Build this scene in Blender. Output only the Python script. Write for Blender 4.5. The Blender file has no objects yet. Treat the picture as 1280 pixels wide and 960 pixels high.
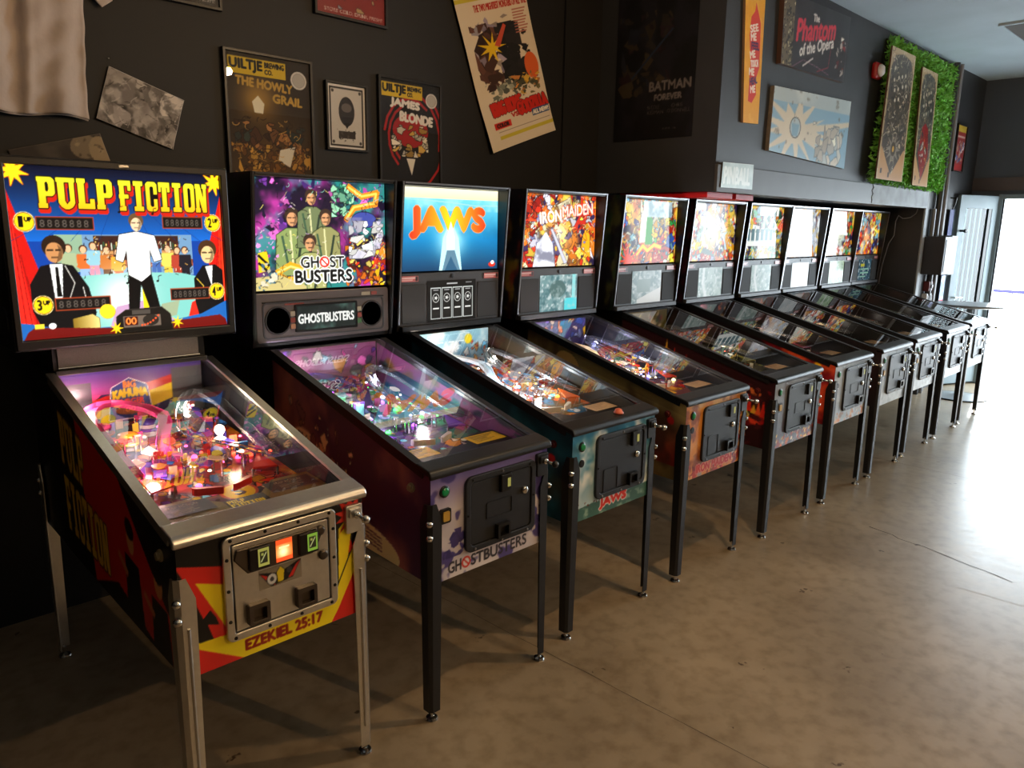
import bpy, math, random
import numpy as np
from mathutils import Vector, Matrix

# ------------------------------------------------------------------ scene, camera, light
SC = bpy.context.scene
COL = SC.collection
random.seed(7)
RNG = np.random.default_rng(11)

cam_d = bpy.data.cameras.new('camera'); cam = bpy.data.objects.new('camera', cam_d); COL.objects.link(cam)
CAM = Vector((-0.355, -1.842, 1.708))
_yaw, _pit, _rol = (math.radians(a) for a in (44.806, 11.914, 0.9625))
_f = Vector((math.sin(_yaw)*math.cos(_pit), math.cos(_yaw)*math.cos(_pit), -math.sin(_pit)))
_r = Vector((math.cos(_yaw), -math.sin(_yaw), 0)); _u = _r.cross(_f)
_R = _r*math.cos(_rol) + _u*math.sin(_rol); _U = _u*math.cos(_rol) - _r*math.sin(_rol)
cam.matrix_world = Matrix(((_R.x, _U.x, -_f.x, CAM.x), (_R.y, _U.y, -_f.y, CAM.y), (_R.z, _U.z, -_f.z, CAM.z), (0, 0, 0, 1)))
cam_d.sensor_width = 36; cam_d.lens = 945.44/1280*36; cam_d.clip_start = .02
SC.camera = cam

SC.view_settings.view_transform = 'Standard'; SC.view_settings.look = 'None'
SC.view_settings.gamma = 1; SC.view_settings.use_curve_mapping = False
SC.view_settings.exposure = 0.0
SC.cycles.use_denoising = True
SC.cycles.max_bounces = 8
SC.cycles.sample_clamp_indirect = 6

SKY = 15.0
world = bpy.data.worlds.new('world'); SC.world = world; world.use_nodes = True
_bg = world.node_tree.nodes['Background']; _bg.inputs[0].default_value = (.80, .92, 1.0, 1); _bg.inputs[1].default_value = SKY

def light(name, kind, loc, energy, color, **kw):
    l = bpy.data.lights.new(name, kind); l.energy = energy; l.color = color
    for k, v in kw.items(): setattr(l, k, v)
    o = bpy.data.objects.new(name, l); COL.objects.link(o); o.location = loc
    return o
sun = light('sun', 'SUN', (14, -3, 8), 12.0, (1, .96, .9), angle=math.radians(1.0))
sun.rotation_euler = Vector((-math.cos(math.radians(38)), -.16, -math.sin(math.radians(38)))).to_track_quat('-Z', 'Y').to_euler()
# portals in the shopfront openings (they only guide sky sampling, they add no light)
def portal(name, y0, y1, z0, z1, x):
    o = light(name, 'AREA', (x, (y0+y1)/2, (z0+z1)/2), 1, (1, 1, 1), shape='RECTANGLE', size=z1-z0, size_y=abs(y1-y0))
    o.rotation_euler = (0, math.radians(90), 0); o.data.cycles.is_portal = True
    return o
# warm ceiling bulbs over the aisle and behind the photographer
WARM = (1.0, .64, .33)
for _p, _e in (((2.51, -.85, 2.86), 70), ((2.2, -3.9, 2.86), 130), ((-1.0, -3.9, 2.86), 14)):
    light('ceiling_bulb_light', 'POINT', _p, _e, WARM, shadow_soft_size=.03)

# ------------------------------------------------------------------ helpers
def lin(c):
    c = np.asarray(c, float)
    return np.where(c <= .04045, c/12.92, ((c+.055)/1.055)**2.4)
def hx(s): return tuple(int(s[i:i+2], 16)/255 for i in (0, 2, 4))

MATS = {}
def mat(name, color=(.5, .5, .5), rough=.5, metal=0., spec=.5, emit=None, estr=0., noise=0., nscale=20., bump=0., coat=0., trans=0.):
    if name in MATS: return MATS[name]
    m = bpy.data.materials.new(name); m.use_nodes = True; nt = m.node_tree
    b = nt.nodes['Principled BSDF']; c = tuple(lin(color))
    b.inputs['Base Color'].default_value = (*c, 1); b.inputs['Roughness'].default_value = rough
    b.inputs['Metallic'].default_value = metal; b.inputs['Specular IOR Level'].default_value = spec
    b.inputs['Coat Weight'].default_value = coat; b.inputs['Transmission Weight'].default_value = trans
    if emit is not None:
        b.inputs['Emission Color'].default_value = (*lin(emit), 1); b.inputs['Emission Strength'].default_value = estr
    if noise or bump:
        tc = nt.nodes.new('ShaderNodeTexCoord'); n = nt.nodes.new('ShaderNodeTexNoise')
        n.inputs['Scale'].default_value = nscale; n.inputs['Detail'].default_value = 5
        nt.links.new(tc.outputs['Object'], n.inputs['Vector'])
        if noise:
            r = nt.nodes.new('ShaderNodeMix'); r.data_type = 'RGBA'
            r.inputs[6].default_value = (*[x*(1-noise) for x in c], 1); r.inputs[7].default_value = (*[min(1, x*(1+noise)) for x in c], 1)
            nt.links.new(n.outputs['Fac'], r.inputs[0]); nt.links.new(r.outputs[2], b.inputs['Base Color'])
        if bump:
            bp = nt.nodes.new('ShaderNodeBump'); bp.inputs['Strength'].default_value = bump; bp.inputs['Distance'].default_value = .01
            nt.links.new(n.outputs['Fac'], bp.inputs['Height']); nt.links.new(bp.outputs[0], b.inputs['Normal'])
    MATS[name] = m
    return m
def art_mat(name, emis=0., rough=.3, spec=.5, dim=1.):
    if name in MATS: return MATS[name]
    m = bpy.data.materials.new(name); m.use_nodes = True; nt = m.node_tree; b = nt.nodes['Principled BSDF']
    a = nt.nodes.new('ShaderNodeAttribute'); a.attribute_name = 'print'
    b.inputs['Roughness'].default_value = rough; b.inputs['Specular IOR Level'].default_value = spec
    if emis:
        b.inputs['Base Color'].default_value = (.02, .02, .02, 1)
        nt.links.new(a.outputs['Color'], b.inputs['Emission Color']); b.inputs['Emission Strength'].default_value = emis
    else:
        nt.links.new(a.outputs['Color'], b.inputs['Base Color'])
    MATS[name] = m
    return m
def glass_mat(name, ior=1.5, rough=0., tint=(1, 1, 1)):
    if name in MATS: return MATS[name]
    m = bpy.data.materials.new(name); m.use_nodes = True; nt = m.node_tree
    nt.nodes.remove(nt.nodes['Principled BSDF']); out = nt.nodes['Material Output']
    fr = nt.nodes.new('ShaderNodeFresnel'); fr.inputs['IOR'].default_value = ior
    t = nt.nodes.new('ShaderNodeBsdfTransparent'); t.inputs[0].default_value = (*tint, 1)
    g = nt.nodes.new('ShaderNodeBsdfGlossy'); g.inputs['Roughness'].default_value = rough
    mx = nt.nodes.new('ShaderNodeMixShader')
    ge = nt.nodes.new('ShaderNodeNewGeometry'); mu = nt.nodes.new('ShaderNodeMath'); mu.operation = 'SUBTRACT'; mu.use_clamp = True   # reflect on the outer face of the pane only
    nt.links.new(fr.outputs[0], mu.inputs[0]); nt.links.new(ge.outputs['Backfacing'], mu.inputs[1]); nt.links.new(mu.outputs[0], mx.inputs[0]); nt.links.new(t.outputs[0], mx.inputs[1]); nt.links.new(g.outputs[0], mx.inputs[2])
    nt.links.new(mx.outputs[0], out.inputs['Surface'])
    MATS[name] = m
    return m

class MB:
    """collects simple shapes; build() links them as ONE mesh object"""
    def __init__(s): s.v = []; s.f = []
    def add(s, vs, fs):
        o = len(s.v); s.v += [tuple(p) for p in vs]; s.f += [tuple(i+o for i in f) for f in fs]; return s
    def box(s, x0, x1, y0, y1, z0, z1):
        return s.add([(x, y, z) for x in (x0, x1) for y in (y0, y1) for z in (z0, z1)],
                     [(0, 1, 3, 2), (4, 6, 7, 5), (0, 4, 5, 1), (2, 3, 7, 6), (0, 2, 6, 4), (1, 5, 7, 3)])
    def prism(s, poly, a, b, axis='y'):
        """2D polygon extruded from a to b along axis; poly is (x,z) for y, (y,z) for x, (x,y) for z"""
        P = {'y': lambda p, t: (p[0], t, p[1]), 'x': lambda p, t: (t, p[0], p[1]), 'z': lambda p, t: (p[0], p[1], t)}[axis]
        n = len(poly)
        return s.add([P(p, a) for p in poly]+[P(p, b) for p in poly],
                     [tuple(range(n)), tuple(range(2*n-1, n-1, -1))]+[(i, i+n, (i+1) % n+n, (i+1) % n) for i in range(n)])
    def ring(s, outer, inner, a, b, axis='y'):
        P = {'y': lambda p, t: (p[0], t, p[1]), 'x': lambda p, t: (t, p[0], p[1]), 'z': lambda p, t: (p[0], p[1], t)}[axis]
        n = len(outer); vs = []
        for t in (a, b): vs += [P(p, t) for p in outer]+[P(p, t) for p in inner]
        fs = []
        for i in range(n):
            j = (i+1) % n
            fs += [(i, j, n+j, n+i), (2*n+i, 3*n+i, 3*n+j, 2*n+j), (i, 2*n+i, 2*n+j, j), (n+i, n+j, 3*n+j, 3*n+i)]
        return s.add(vs, fs)
    def beam(s, p0, p1, w, h, up=(0, 0, 1)):
        p0, p1 = Vector(p0), Vector(p1); d = (p1-p0).normalized(); a = d.cross(Vector(up)).normalized(); b = a.cross(d)
        vs = [p+a*(i*w/2)+b*(j*h/2) for p in (p0, p1) for i, j in ((-1, -1), (1, -1), (1, 1), (-1, 1))]
        return s.add(vs, [(3, 2, 1, 0), (4, 5, 6, 7)]+[(i, (i+1) % 4, (i+1) % 4+4, i+4) for i in range(4)])
    def tube(s, path, r, n=8, closed=False):
        path = [Vector(p) for p in path]; m = len(path); rs = r if isinstance(r, (list, tuple)) else [r]*m; vs = []; prev = None
        for i, p in enumerate(path):
            d = (path[min(i+1, m-1)]-path[max(i-1, 0)]).normalized()
            if prev is None:
                a = d.cross(Vector((0, 0, 1)));
                if a.length < 1e-3: a = d.cross(Vector((1, 0, 0)))
            else: a = prev-d*prev.dot(d)
            a.normalize(); prev = a; b = d.cross(a)
            vs += [p+(a*math.cos(2*math.pi*k/n)+b*math.sin(2*math.pi*k/n))*rs[i] for k in range(n)]
        fs = [(i*n+k, i*n+(k+1) % n, (i+1)*n+(k+1) % n, (i+1)*n+k) for i in range(m-1) for k in range(n)]
        fs += [tuple(range(n-1, -1, -1)), tuple(range((m-1)*n, m*n))]
        return s.add(vs, fs)
    def lathe(s, prof, c=(0, 0, 0), ax='z', n=20):
        """prof: list of (r, t) revolved about axis through c"""
        F = {'z': lambda r, a, t: (c[0]+r*math.cos(a), c[1]+r*math.sin(a), c[2]+t), 'y': lambda r, a, t: (c[0]+r*math.cos(a), c[1]+t, c[2]+r*math.sin(a)),
             'x': lambda r, a, t: (c[0]+t, c[1]+r*math.cos(a), c[2]+r*math.sin(a))}[ax]
        m = len(prof); vs = [F(max(r, 1e-5), 2*math.pi*k/n, t) for r, t in prof for k in range(n)]
        fs = [(i*n+k, i*n+(k+1) % n, (i+1)*n+(k+1) % n, (i+1)*n+k) for i in range(m-1) for k in range(n)]
        fs += [tuple(range(n-1, -1, -1)), tuple(range((m-1)*n, m*n))]
        return s.add(vs, fs)
    def mesh(s, name):
        me = bpy.data.meshes.new(name); me.from_pydata(s.v, [], s.f); me.update()
        import bmesh
        bm = bmesh.new(); bm.from_mesh(me); bmesh.ops.recalc_face_normals(bm, faces=bm.faces); bm.to_mesh(me); bm.free()
        return me
    def build(s, name, m, parent=None, bevel=0., smooth=False):
        me = s.mesh(name); me.materials.append(m)
        return put(name, me, parent, bevel, smooth)
def put(name, me, parent=None, bevel=0., smooth=False):
    o = bpy.data.objects.new(name, me); COL.objects.link(o); o.parent = parent
    if bevel:
        b = o.modifiers.new('bevel', 'BEVEL'); b.width = bevel; b.segments = 2; b.limit_method = 'ANGLE'; b.angle_limit = .7
    if smooth: me.shade_smooth() if hasattr(me, 'shade_smooth') else None
    return o
_cache = {}
def cached(key, fn, name, m, parent, bevel=0., smooth=False):
    """share mesh data between alike pieces"""
    k = (key, m.name)
    if k not in _cache:
        me = fn().mesh(name); me.materials.append(m)
        if smooth: me.shade_smooth()
        _cache[k] = me
    return put(name, _cache[k], parent, bevel)
def tag(o, label=None, cat=None, group=None, kind=None):
    for k, v in (('label', label), ('category', cat), ('group', group), ('kind', kind)):
        if v: o[k] = v
    return o
def empty(name, loc, rz=0., label=None, cat=None, group=None):
    o = bpy.data.objects.new(name, None); COL.objects.link(o); o.location = loc; o.rotation_euler = (0, 0, rz); o.empty_display_size = .1
    return tag(o, label, cat, group)
def struct(name, mb, m, parent=None, **kw):
    o = mb.build(name, m, parent, **kw)
    if parent is None: o['kind'] = 'structure'
    return o
def rrect(cx, cz, w, h, r, n=5):
    out = []
    for sx, sz, a0 in ((1, 1, 0), (-1, 1, 90), (-1, -1, 180), (1, -1, 270)):
        for k in range(n+1):
            a = math.radians(a0+90*k/n); out.append((cx+sx*(w/2-r)+r*math.cos(a), cz+sz*(h/2-r)+r*math.sin(a)))
    return out

# ------------------------------------------------------------------ a small painter for flat print (posters, decals, screens)
_glyph = {}
def glyph_edges(s):
    if s in _glyph: return _glyph[s]
    cu = bpy.data.curves.new('lettering', 'FONT'); cu.body = s; cu.size = 1; cu.resolution_u = 3
    o = bpy.data.objects.new('lettering', cu); COL.objects.link(o)
    bpy.context.view_layer.update()
    dg = bpy.context.evaluated_depsgraph_get(); me = o.evaluated_get(dg).to_mesh()
    v = np.array([p.co[:2] for p in me.vertices]); cnt = {}
    for p in me.polygons:
        for e in p.edge_keys: cnt[e] = cnt.get(e, 0)+1
    e = np.array([k for k, c in cnt.items() if c == 1])
    o.evaluated_get(dg).to_mesh_clear(); bpy.data.objects.remove(o); bpy.data.curves.remove(cu)
    v[:, 1] *= -1; v -= v.min(0)
    _glyph[s] = (v, e, v.max(0)); return _glyph[s]
def dilate(m, k):
    for _ in range(int(k)):
        n = m.copy(); n[1:] |= m[:-1]; n[:-1] |= m[1:]; n[:, 1:] |= m[:, :-1]; n[:, :-1] |= m[:, 1:]; m = n
    return m
def vnoise(h, w, cells, seed, octaves=3):
    r = np.random.default_rng(seed); out = np.zeros((h, w)); amp = 1.; tot = 0.
    for _ in range(octaves):
        gy, gx = max(2, int(cells*h/w)+2), cells+2
        g = r.random((gy, gx)); y = np.linspace(0, gy-1.001, h); x = np.linspace(0, gx-1.001, w)
        yi, xi = y.astype(int), x.astype(int); fy, fx = (y-yi)[:, None], (x-xi)[None]; fy = fy*fy*(3-2*fy); fx = fx*fx*(3-2*fx)
        a = g[yi][:, xi]; b = g[yi][:, xi+1]; c = g[yi+1][:, xi]; d = g[yi+1][:, xi+1]
        out += amp*((a*(1-fx)+b*fx)*(1-fy)+(c*(1-fx)+d*fx)*fy); tot += amp; amp *= .5; cells *= 2
    return out/tot
class Canvas:
    """W x H user units (y down), nx columns of print dots"""
    SS = 2
    def __init__(s, W, H, nx, bg=(0, 0, 0)):
        s.W, s.H, s.nx, s.ny = W, H, nx, max(2, int(round(nx*H/W)))
        s.k = nx*s.SS/W; s.a = np.empty((s.ny*s.SS, nx*s.SS, 3)); s.a[:] = bg
    def _col(s, col, X, Y, n):
        return col(X/s.k, Y/s.k) if callable(col) else np.asarray(col, float)
    def _edges(s, p, q, grow=0):
        lo = np.minimum(p.min(0), q.min(0))-grow-1; hi = np.maximum(p.max(0), q.max(0))+grow+2
        x0, y0 = max(0, int(lo[0])), max(0, int(lo[1])); x1, y1 = min(s.a.shape[1], int(hi[0])), min(s.a.shape[0], int(hi[1]))
        if x1 <= x0 or y1 <= y0: return None
        Y, X = np.mgrid[y0:y1, x0:x1]; Y = Y+.5; X = X+.5; m = np.zeros(X.shape, bool); yc = Y[:, :1]
        for (ax, ay), (bx, by) in zip(p, q):
            if ay == by: continue
            rows = ((ay > yc) != (by > yc))[:, 0]
            if not rows.any(): continue
            xi = (bx-ax)*(yc[rows]-ay)/(by-ay)+ax
            m[rows] ^= X[rows] < xi
        return m, X, Y, slice(y0, y1), slice(x0, x1)
    def _paint(s, got, col, alpha=1.):
        m, X, Y, sy, sx = got
        c = s._col(col, X, Y, None); reg = s.a[sy, sx]
        if np.ndim(c) == 3: c = c[m]
        reg[m] = reg[m]*(1-alpha)+c*alpha
    def poly(s, pts, col, line=None, lw=0, alpha=1., holes=()):
        loops = [np.asarray(l, float)*s.k for l in (pts,)+tuple(holes)]
        p = np.concatenate(loops); q = np.concatenate([np.roll(l, -1, 0) for l in loops]); g = max(0, int(round(lw*s.k)))
        got = s._edges(p, q, g)
        if got is None: return s
        if line is not None and g:
            s._paint((dilate(got[0], g),)+got[1:], line)
        s._paint(got, col, alpha); return s
    def rect(s, x0, y0, x1, y1, col, **kw): return s.poly([(x0, y0), (x1, y0), (x1, y1), (x0, y1)], col, **kw)
    def ell(s, cx, cy, rx, ry, col, rot=0, n=28, **kw):
        a = np.linspace(0, 2*np.pi, n, endpoint=False); c, d = math.cos(rot), math.sin(rot); x, y = rx*np.cos(a), ry*np.sin(a)
        return s.poly(np.stack([cx+x*c-y*d, cy+x*d+y*c], 1), col, **kw)
    def line(s, pts, w, col, **kw):
        for (ax, ay), (bx, by) in zip(pts[:-1], pts[1:]):
            L = math.hypot(bx-ax, by-ay) or 1; nx, ny = -(by-ay)/L*w/2, (bx-ax)/L*w/2; ex, ey = (bx-ax)/L*w*.3, (by-ay)/L*w*.3
            s.poly([(ax+nx-ex, ay+ny-ey), (bx+nx+ex, by+ny+ey), (bx-nx+ex, by-ny+ey), (ax-nx-ex, ay-ny-ey)], col, **kw)
        return s
    def star(s, cx, cy, r0, r1, n, col, rot=0, sx=1., sy=1., jit=0., seed=0, **kw):
        r = np.random.default_rng(seed); a = rot+np.arange(2*n)*np.pi/n; rr = np.where(np.arange(2*n) % 2, r0, r1)*(1+jit*(r.random(2*n)-.5))
        return s.poly(np.stack([cx+rr*np.cos(a)*sx, cy+rr*np.sin(a)*sy], 1), col, **kw)
    def text(s, t, x, y, w, h, col, bold=0., line=None, lw=0., rot=0., shear=0., shadow=None, arc=0.):
        v, e, mx = glyph_edges(t); P = v/mx; P = P*[w, h]
        P[:, 0] += shear*(h-P[:, 1])
        if arc: P[:, 1] += arc*((P[:, 0]/w-.5)**2*4)
        c = np.array([w/2, h/2]); P = P-c; ca, sa = math.cos(rot), math.sin(rot)
        P = np.stack([P[:, 0]*ca-P[:, 1]*sa, P[:, 0]*sa+P[:, 1]*ca], 1)+c+[x, y]
        P *= s.k; b = int(round(bold*s.k)); g = int(round(lw*s.k))+b
        sh = (shadow[0]*s.k, shadow[1]*s.k) if shadow else (0, 0)
        if shadow:
            got = s._edges(P[e[:, 0]]+sh, P[e[:, 1]]+sh, g)
            if got: s._paint((dilate(got[0], g),)+got[1:], shadow[2])
        got = s._edges(P[e[:, 0]], P[e[:, 1]], g)
        if got is None: return s
        if line is not None: s._paint((dilate(got[0], g),)+got[1:], line)
        s._paint((dilate(got[0], b),)+got[1:], col); return s
    def vgrad(s, c0, c1, y0=0, y1=None, x0=0, x1=None):
        y1 = s.H if y1 is None else y1; x1 = s.W if x1 is None else x1; c0, c1 = np.array(c0), np.array(c1)
        return s.rect(x0, y0, x1, y1, lambda X, Y: c0+(c1-c0)*np.clip((Y-y0)/(y1-y0), 0, 1)[..., None])
    def cloud(s, col, cells, seed, lo=.5, hi=.7, alpha=1., octaves=4, box=None):
        n = vnoise(s.a.shape[0], s.a.shape[1], cells, seed, octaves); t = np.clip((n-lo)/(hi-lo), 0, 1)*alpha
        if box:
            x0, y0, x1, y1 = (int(b*s.k) for b in box); m = np.zeros(t.shape); m[max(0, y0):y1, max(0, x0):x1] = 1; t = t*m
        s.a = s.a*(1-t[..., None])+np.array(col)*t[..., None]; return s
    def glow(s, cx, cy, r, col, alpha=1.):
        Y, X = np.mgrid[:s.a.shape[0], :s.a.shape[1]]/s.k; t = np.exp(-((X-cx)**2+(Y-cy)**2)/(r*r))*alpha
        s.a = s.a*(1-t[..., None])+np.array(col)*t[..., None]; return s
    def busy(s, pal, n, r0, r1, seed, box=None, line=(.04, .03, .05), lw=0., spiky=.5):
        """a jumble of comic-book colour shapes"""
        r = np.random.default_rng(seed); x0, y0, x1, y1 = box or (0, 0, s.W, s.H)
        for i in range(n):
            cx, cy = r.uniform(x0, x1), r.uniform(y0, y1); R = r0+(r1-r0)*r.random()**2; k = r.integers(5, 12); a = np.sort(r.random(k))*2*np.pi
            rr = R*(1-spiky*r.random(k)); st = r.uniform(.45, 1.); th = r.uniform(0, np.pi); px, py = rr*np.cos(a), rr*st*np.sin(a)
            c, d = math.cos(th), math.sin(th); col = np.clip(np.array(pal[r.integers(len(pal))])*r.uniform(.75, 1.15), 0, 1)
            s.poly(np.stack([np.clip(cx+px*c-py*d, x0, x1), np.clip(cy+px*d+py*c, y0, y1)], 1), col, line=line if lw else None, lw=lw)
        return s
    def strokes(s, pal, n, L, w, seed, box=None):
        """fine curved ink strokes"""
        r = np.random.default_rng(seed); x0, y0, x1, y1 = box or (0, 0, s.W, s.H)
        for i in range(n):
            x, y, a, c = r.uniform(x0, x1), r.uniform(y0, y1), r.uniform(0, 6.28), r.normal()*.5; pts = [(x, y)]; l = L*r.uniform(.4, 1)/4
            for k in range(4): x += l*math.cos(a); y += l*math.sin(a); a += c; pts.append((min(max(x, x0), x1), min(max(y, y0), y1)))
            s.line(pts, w*r.uniform(.6, 1.2), pal[r.integers(len(pal))])
        return s
    def out(s):
        S = s.SS; return np.clip(s.a, 0, 1).reshape(s.ny, S, s.nx, S, 3).mean((1, 3))
def art_mesh(name, cv, TL, TR, BR, BL):
    """grid of print dots over the quad TL TR BR BL"""
    A = lin(cv.out()); ny, nx = A.shape[:2]
    u = np.linspace(0, 1, nx)[None, :, None]; v = np.linspace(0, 1, ny)[:, None, None]
    TL, TR, BR, BL = (np.array(p, float) for p in (TL, TR, BR, BL))
    P = ((TL*(1-u)+TR*u)*(1-v)+(BL*(1-u)+BR*u)*v).reshape(-1, 3)
    i = np.arange(nx*ny).reshape(ny, nx); F = np.stack([i[1:, :-1], i[1:, 1:], i[:-1, 1:], i[:-1, :-1]], -1).reshape(-1, 4)
    me = bpy.data.meshes.new(name); me.vertices.add(len(P)); me.vertices.foreach_set('co', P.astype(np.float32).ravel())
    me.loops.add(F.size); me.loops.foreach_set('vertex_index', F.astype(np.int32).ravel())
    me.polygons.add(len(F)); me.polygons.foreach_set('loop_start', np.arange(0, F.size, 4, dtype=np.int32))
    me.update(calc_edges=True)
    at = me.attributes.new('print', 'FLOAT_COLOR', 'POINT')
    at.data.foreach_set('color', np.concatenate([A.reshape(-1, 3), np.ones((nx*ny, 1))], 1).astype(np.float32).ravel())
    return me
def art(name, cv, corners, m, parent=None):
    me = art_mesh(name, cv, *corners); me.materials.append(m)
    return put(name, me, parent)

# ------------------------------------------------------------------ materials
BLACKWALL = mat('black_wall_paint', (.050, .040, .033), .62, noise=.12, nscale=6, bump=.08)
GREYWALL = mat('charcoal_wall_paint', (.19, .195, .205), .5, noise=.15, nscale=5, bump=.1)
M_BLK = mat('black_cabinet', (.055, .05, .05), .35)
M_BLKMET = mat('black_powder_coat', (.075, .08, .095), .45, spec=.6)
M_BLKTRIM = mat('black_trim', (.085, .075, .068), .40)
M_STEEL = mat('brushed_steel', (.84, .82, .78), .36, metal=1., noise=.1, nscale=60)
M_CHROME = mat('chrome', (.85, .84, .82), .18, metal=1.)
M_SILVER = mat('silver_edge', (.62, .62, .63), .3, metal=.9)
M_GREYPL = mat('grey_plastic', (.23, .23, .24), .45)
M_GRILLE = mat('speaker_grille', (.13, .125, .125), .7, noise=.3, nscale=400)
M_GLASS = glass_mat('pane_glass')
M_PFGLASS = glass_mat('playfield_pane', ior=2.6)
M_LIT = art_mat('backlit_print', emis=1.5, rough=.06, spec=.3)
M_LIT2 = art_mat('backlit_print_far', emis=1.0, rough=.06, spec=.14)
M_LCD = art_mat('screen_print', emis=.95, rough=.12)
M_LCD2 = art_mat('screen_print_far', emis=.55, rough=.15, spec=.15)
M_PRINT = art_mat('gloss_print', rough=.3)
M_MATTE = art_mat('paper_print', rough=.6, spec=.3)

# ------------------------------------------------------------------ the room
YW, YF, XB, XP, XR, ZC, ZB = 1.738, .778, 4.02, 7.98, 9.5, 3.33, 1.935
XL, YB = -3.2, -6.2
def floor_mat():
    m = bpy.data.materials.new('tan_floor'); m.use_nodes = True; nt = m.node_tree; b = nt.nodes['Principled BSDF']; N = nt.nodes.new; L = nt.links.new
    tc = N('ShaderNodeTexCoord')
    n1 = N('ShaderNodeTexNoise'); n1.inputs['Scale'].default_value = 1.3; n1.inputs['Detail'].default_value = 8; n1.inputs['Roughness'].default_value = .6; L(tc.outputs['Object'], n1.inputs[0])
    n2 = N('ShaderNodeTexNoise'); n2.inputs['Scale'].default_value = 14; n2.inputs['Detail'].default_value = 6; L(tc.outputs['Object'], n2.inputs[0])
    r1 = N('ShaderNodeValToRGB'); r1.color_ramp.elements[0].position = .36; r1.color_ramp.elements[1].position = .66
    r1.color_ramp.elements[0].color = (*lin((.54, .475, .385)), 1); r1.color_ramp.elements[1].color = (*lin((.65, .58, .48)), 1); L(n1.outputs['Fac'], r1.inputs[0])
    r2 = N('ShaderNodeValToRGB'); r2.color_ramp.elements[0].position = .3; r2.color_ramp.elements[1].position = .55
    r2.color_ramp.elements[0].color = (.72, .70, .66, 1); r2.color_ramp.elements[1].color = (1, 1, 1, 1); L(n2.outputs['Fac'], r2.inputs[0])
    mx = N('ShaderNodeMix'); mx.data_type = 'RGBA'; mx.blend_type = 'MULTIPLY'; mx.inputs[0].default_value = 1; L(r1.outputs[0], mx.inputs[6]); L(r2.outputs[0], mx.inputs[7])
    # scattered dark specks where the coating has chipped
    vo = N('ShaderNodeTexVoronoi'); vo.inputs['Scale'].default_value = 3.6; vo.inputs['Randomness'].default_value = 1
    wn = N('ShaderNodeTexNoise'); wn.inputs['Scale'].default_value = 26; L(tc.outputs['Object'], wn.inputs[0])
    ad = N('ShaderNodeMix'); ad.data_type = 'RGBA'; ad.blend_type = 'LINEAR_LIGHT'; ad.inputs[0].default_value = .06; L(tc.outputs['Object'], ad.inputs[6]); L(wn.outputs['Color'], ad.inputs[7])
    L(ad.outputs[2], vo.inputs['Vector'])
    r3 = N('ShaderNodeValToRGB'); r3.color_ramp.elements[0].position = .045; r3.color_ramp.elements[1].position = .075
    r3.color_ramp.elements[0].color = (.28, .22, .17, 1); r3.color_ramp.elements[1].color = (1, 1, 1, 1); L(vo.outputs['Distance'], r3.inputs[0])
    m2 = N('ShaderNodeMix'); m2.data_type = 'RGBA'; m2.blend_type = 'MULTIPLY'; m2.inputs[0].default_value = 1; L(mx.outputs[2], m2.inputs[6]); L(r3.outputs[0], m2.inputs[7])
    L(m2.outputs[2], b.inputs['Base Color'])
    r4 = N('ShaderNodeMapRange'); r4.inputs[3].default_value = .24; r4.inputs[4].default_value = .42; L(n2.outputs['Fac'], r4.inputs[0]); L(r4.outputs[0], b.inputs['Roughness'])
    bp = N('ShaderNodeBump'); bp.inputs['Strength'].default_value = .06; bp.inputs['Distance'].default_value = .004; L(n2.outputs['Fac'], bp.inputs['Height']); L(bp.outputs[0], b.inputs['Normal'])
    return m
FLOOR = struct('floor', MB().box(XL, XR+.12, YB, YW+.1, -.1, 0), floor_mat())
M_CRACK = mat('dark_crack', (.20, .15, .11), .8)
M_JOINT = mat('pale_joint', (.66, .60, .52), .5)
def crack(pts, w, m=None):
    mb = MB(); vs = []; n = len(pts)
    for i, (x, y) in enumerate(pts):
        a, b = pts[max(i-1, 0)], pts[min(i+1, n-1)]; dx, dy = b[0]-a[0], b[1]-a[1]; L = math.hypot(dx, dy); k = w*(.5+.5*math.sin(3.1*i))*.5+w*.35
        vs += [(x-dy/L*k, y+dx/L*k, .0012), (x+dy/L*k, y-dx/L*k, .0012)]
    mb.add(vs, [(2*i, 2*i+1, 2*i+3, 2*i+2) for i in range(n-1)]); return mb.build('crack', m or M_CRACK, FLOOR)
def wob(p, q, n, amp, seed):
    r = random.Random(seed); return [(p[0]+(q[0]-p[0])*i/n+(r.random()-.5)*amp, p[1]+(q[1]-p[1])*i/n+(r.random()-.5)*amp) for i in range(n+1)]
M_CEIL = mat('blue_grey_ceiling', (.64, .71, .76), .8, noise=.16, nscale=2.5, bump=.25)
struct('ceiling', MB().box(XL, XR+.12, YB, YW+.1, ZC, ZC+.1), M_CEIL)
struct('wall_back', MB().box(XL, XB, YW, YW+.1, 0, ZC).box(XB, XP, YW, YW+.1, 0, ZC), BLACKWALL)
struct('wall_left', MB().box(XL-.1, XL, YB, YW+.1, 0, ZC), BLACKWALL)
struct('wall_front', MB().box(XL, XR+.12, YB-.1, YB, 0, ZC), mat('front_wall_paint', (.30, .27, .25), .7))
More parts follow.
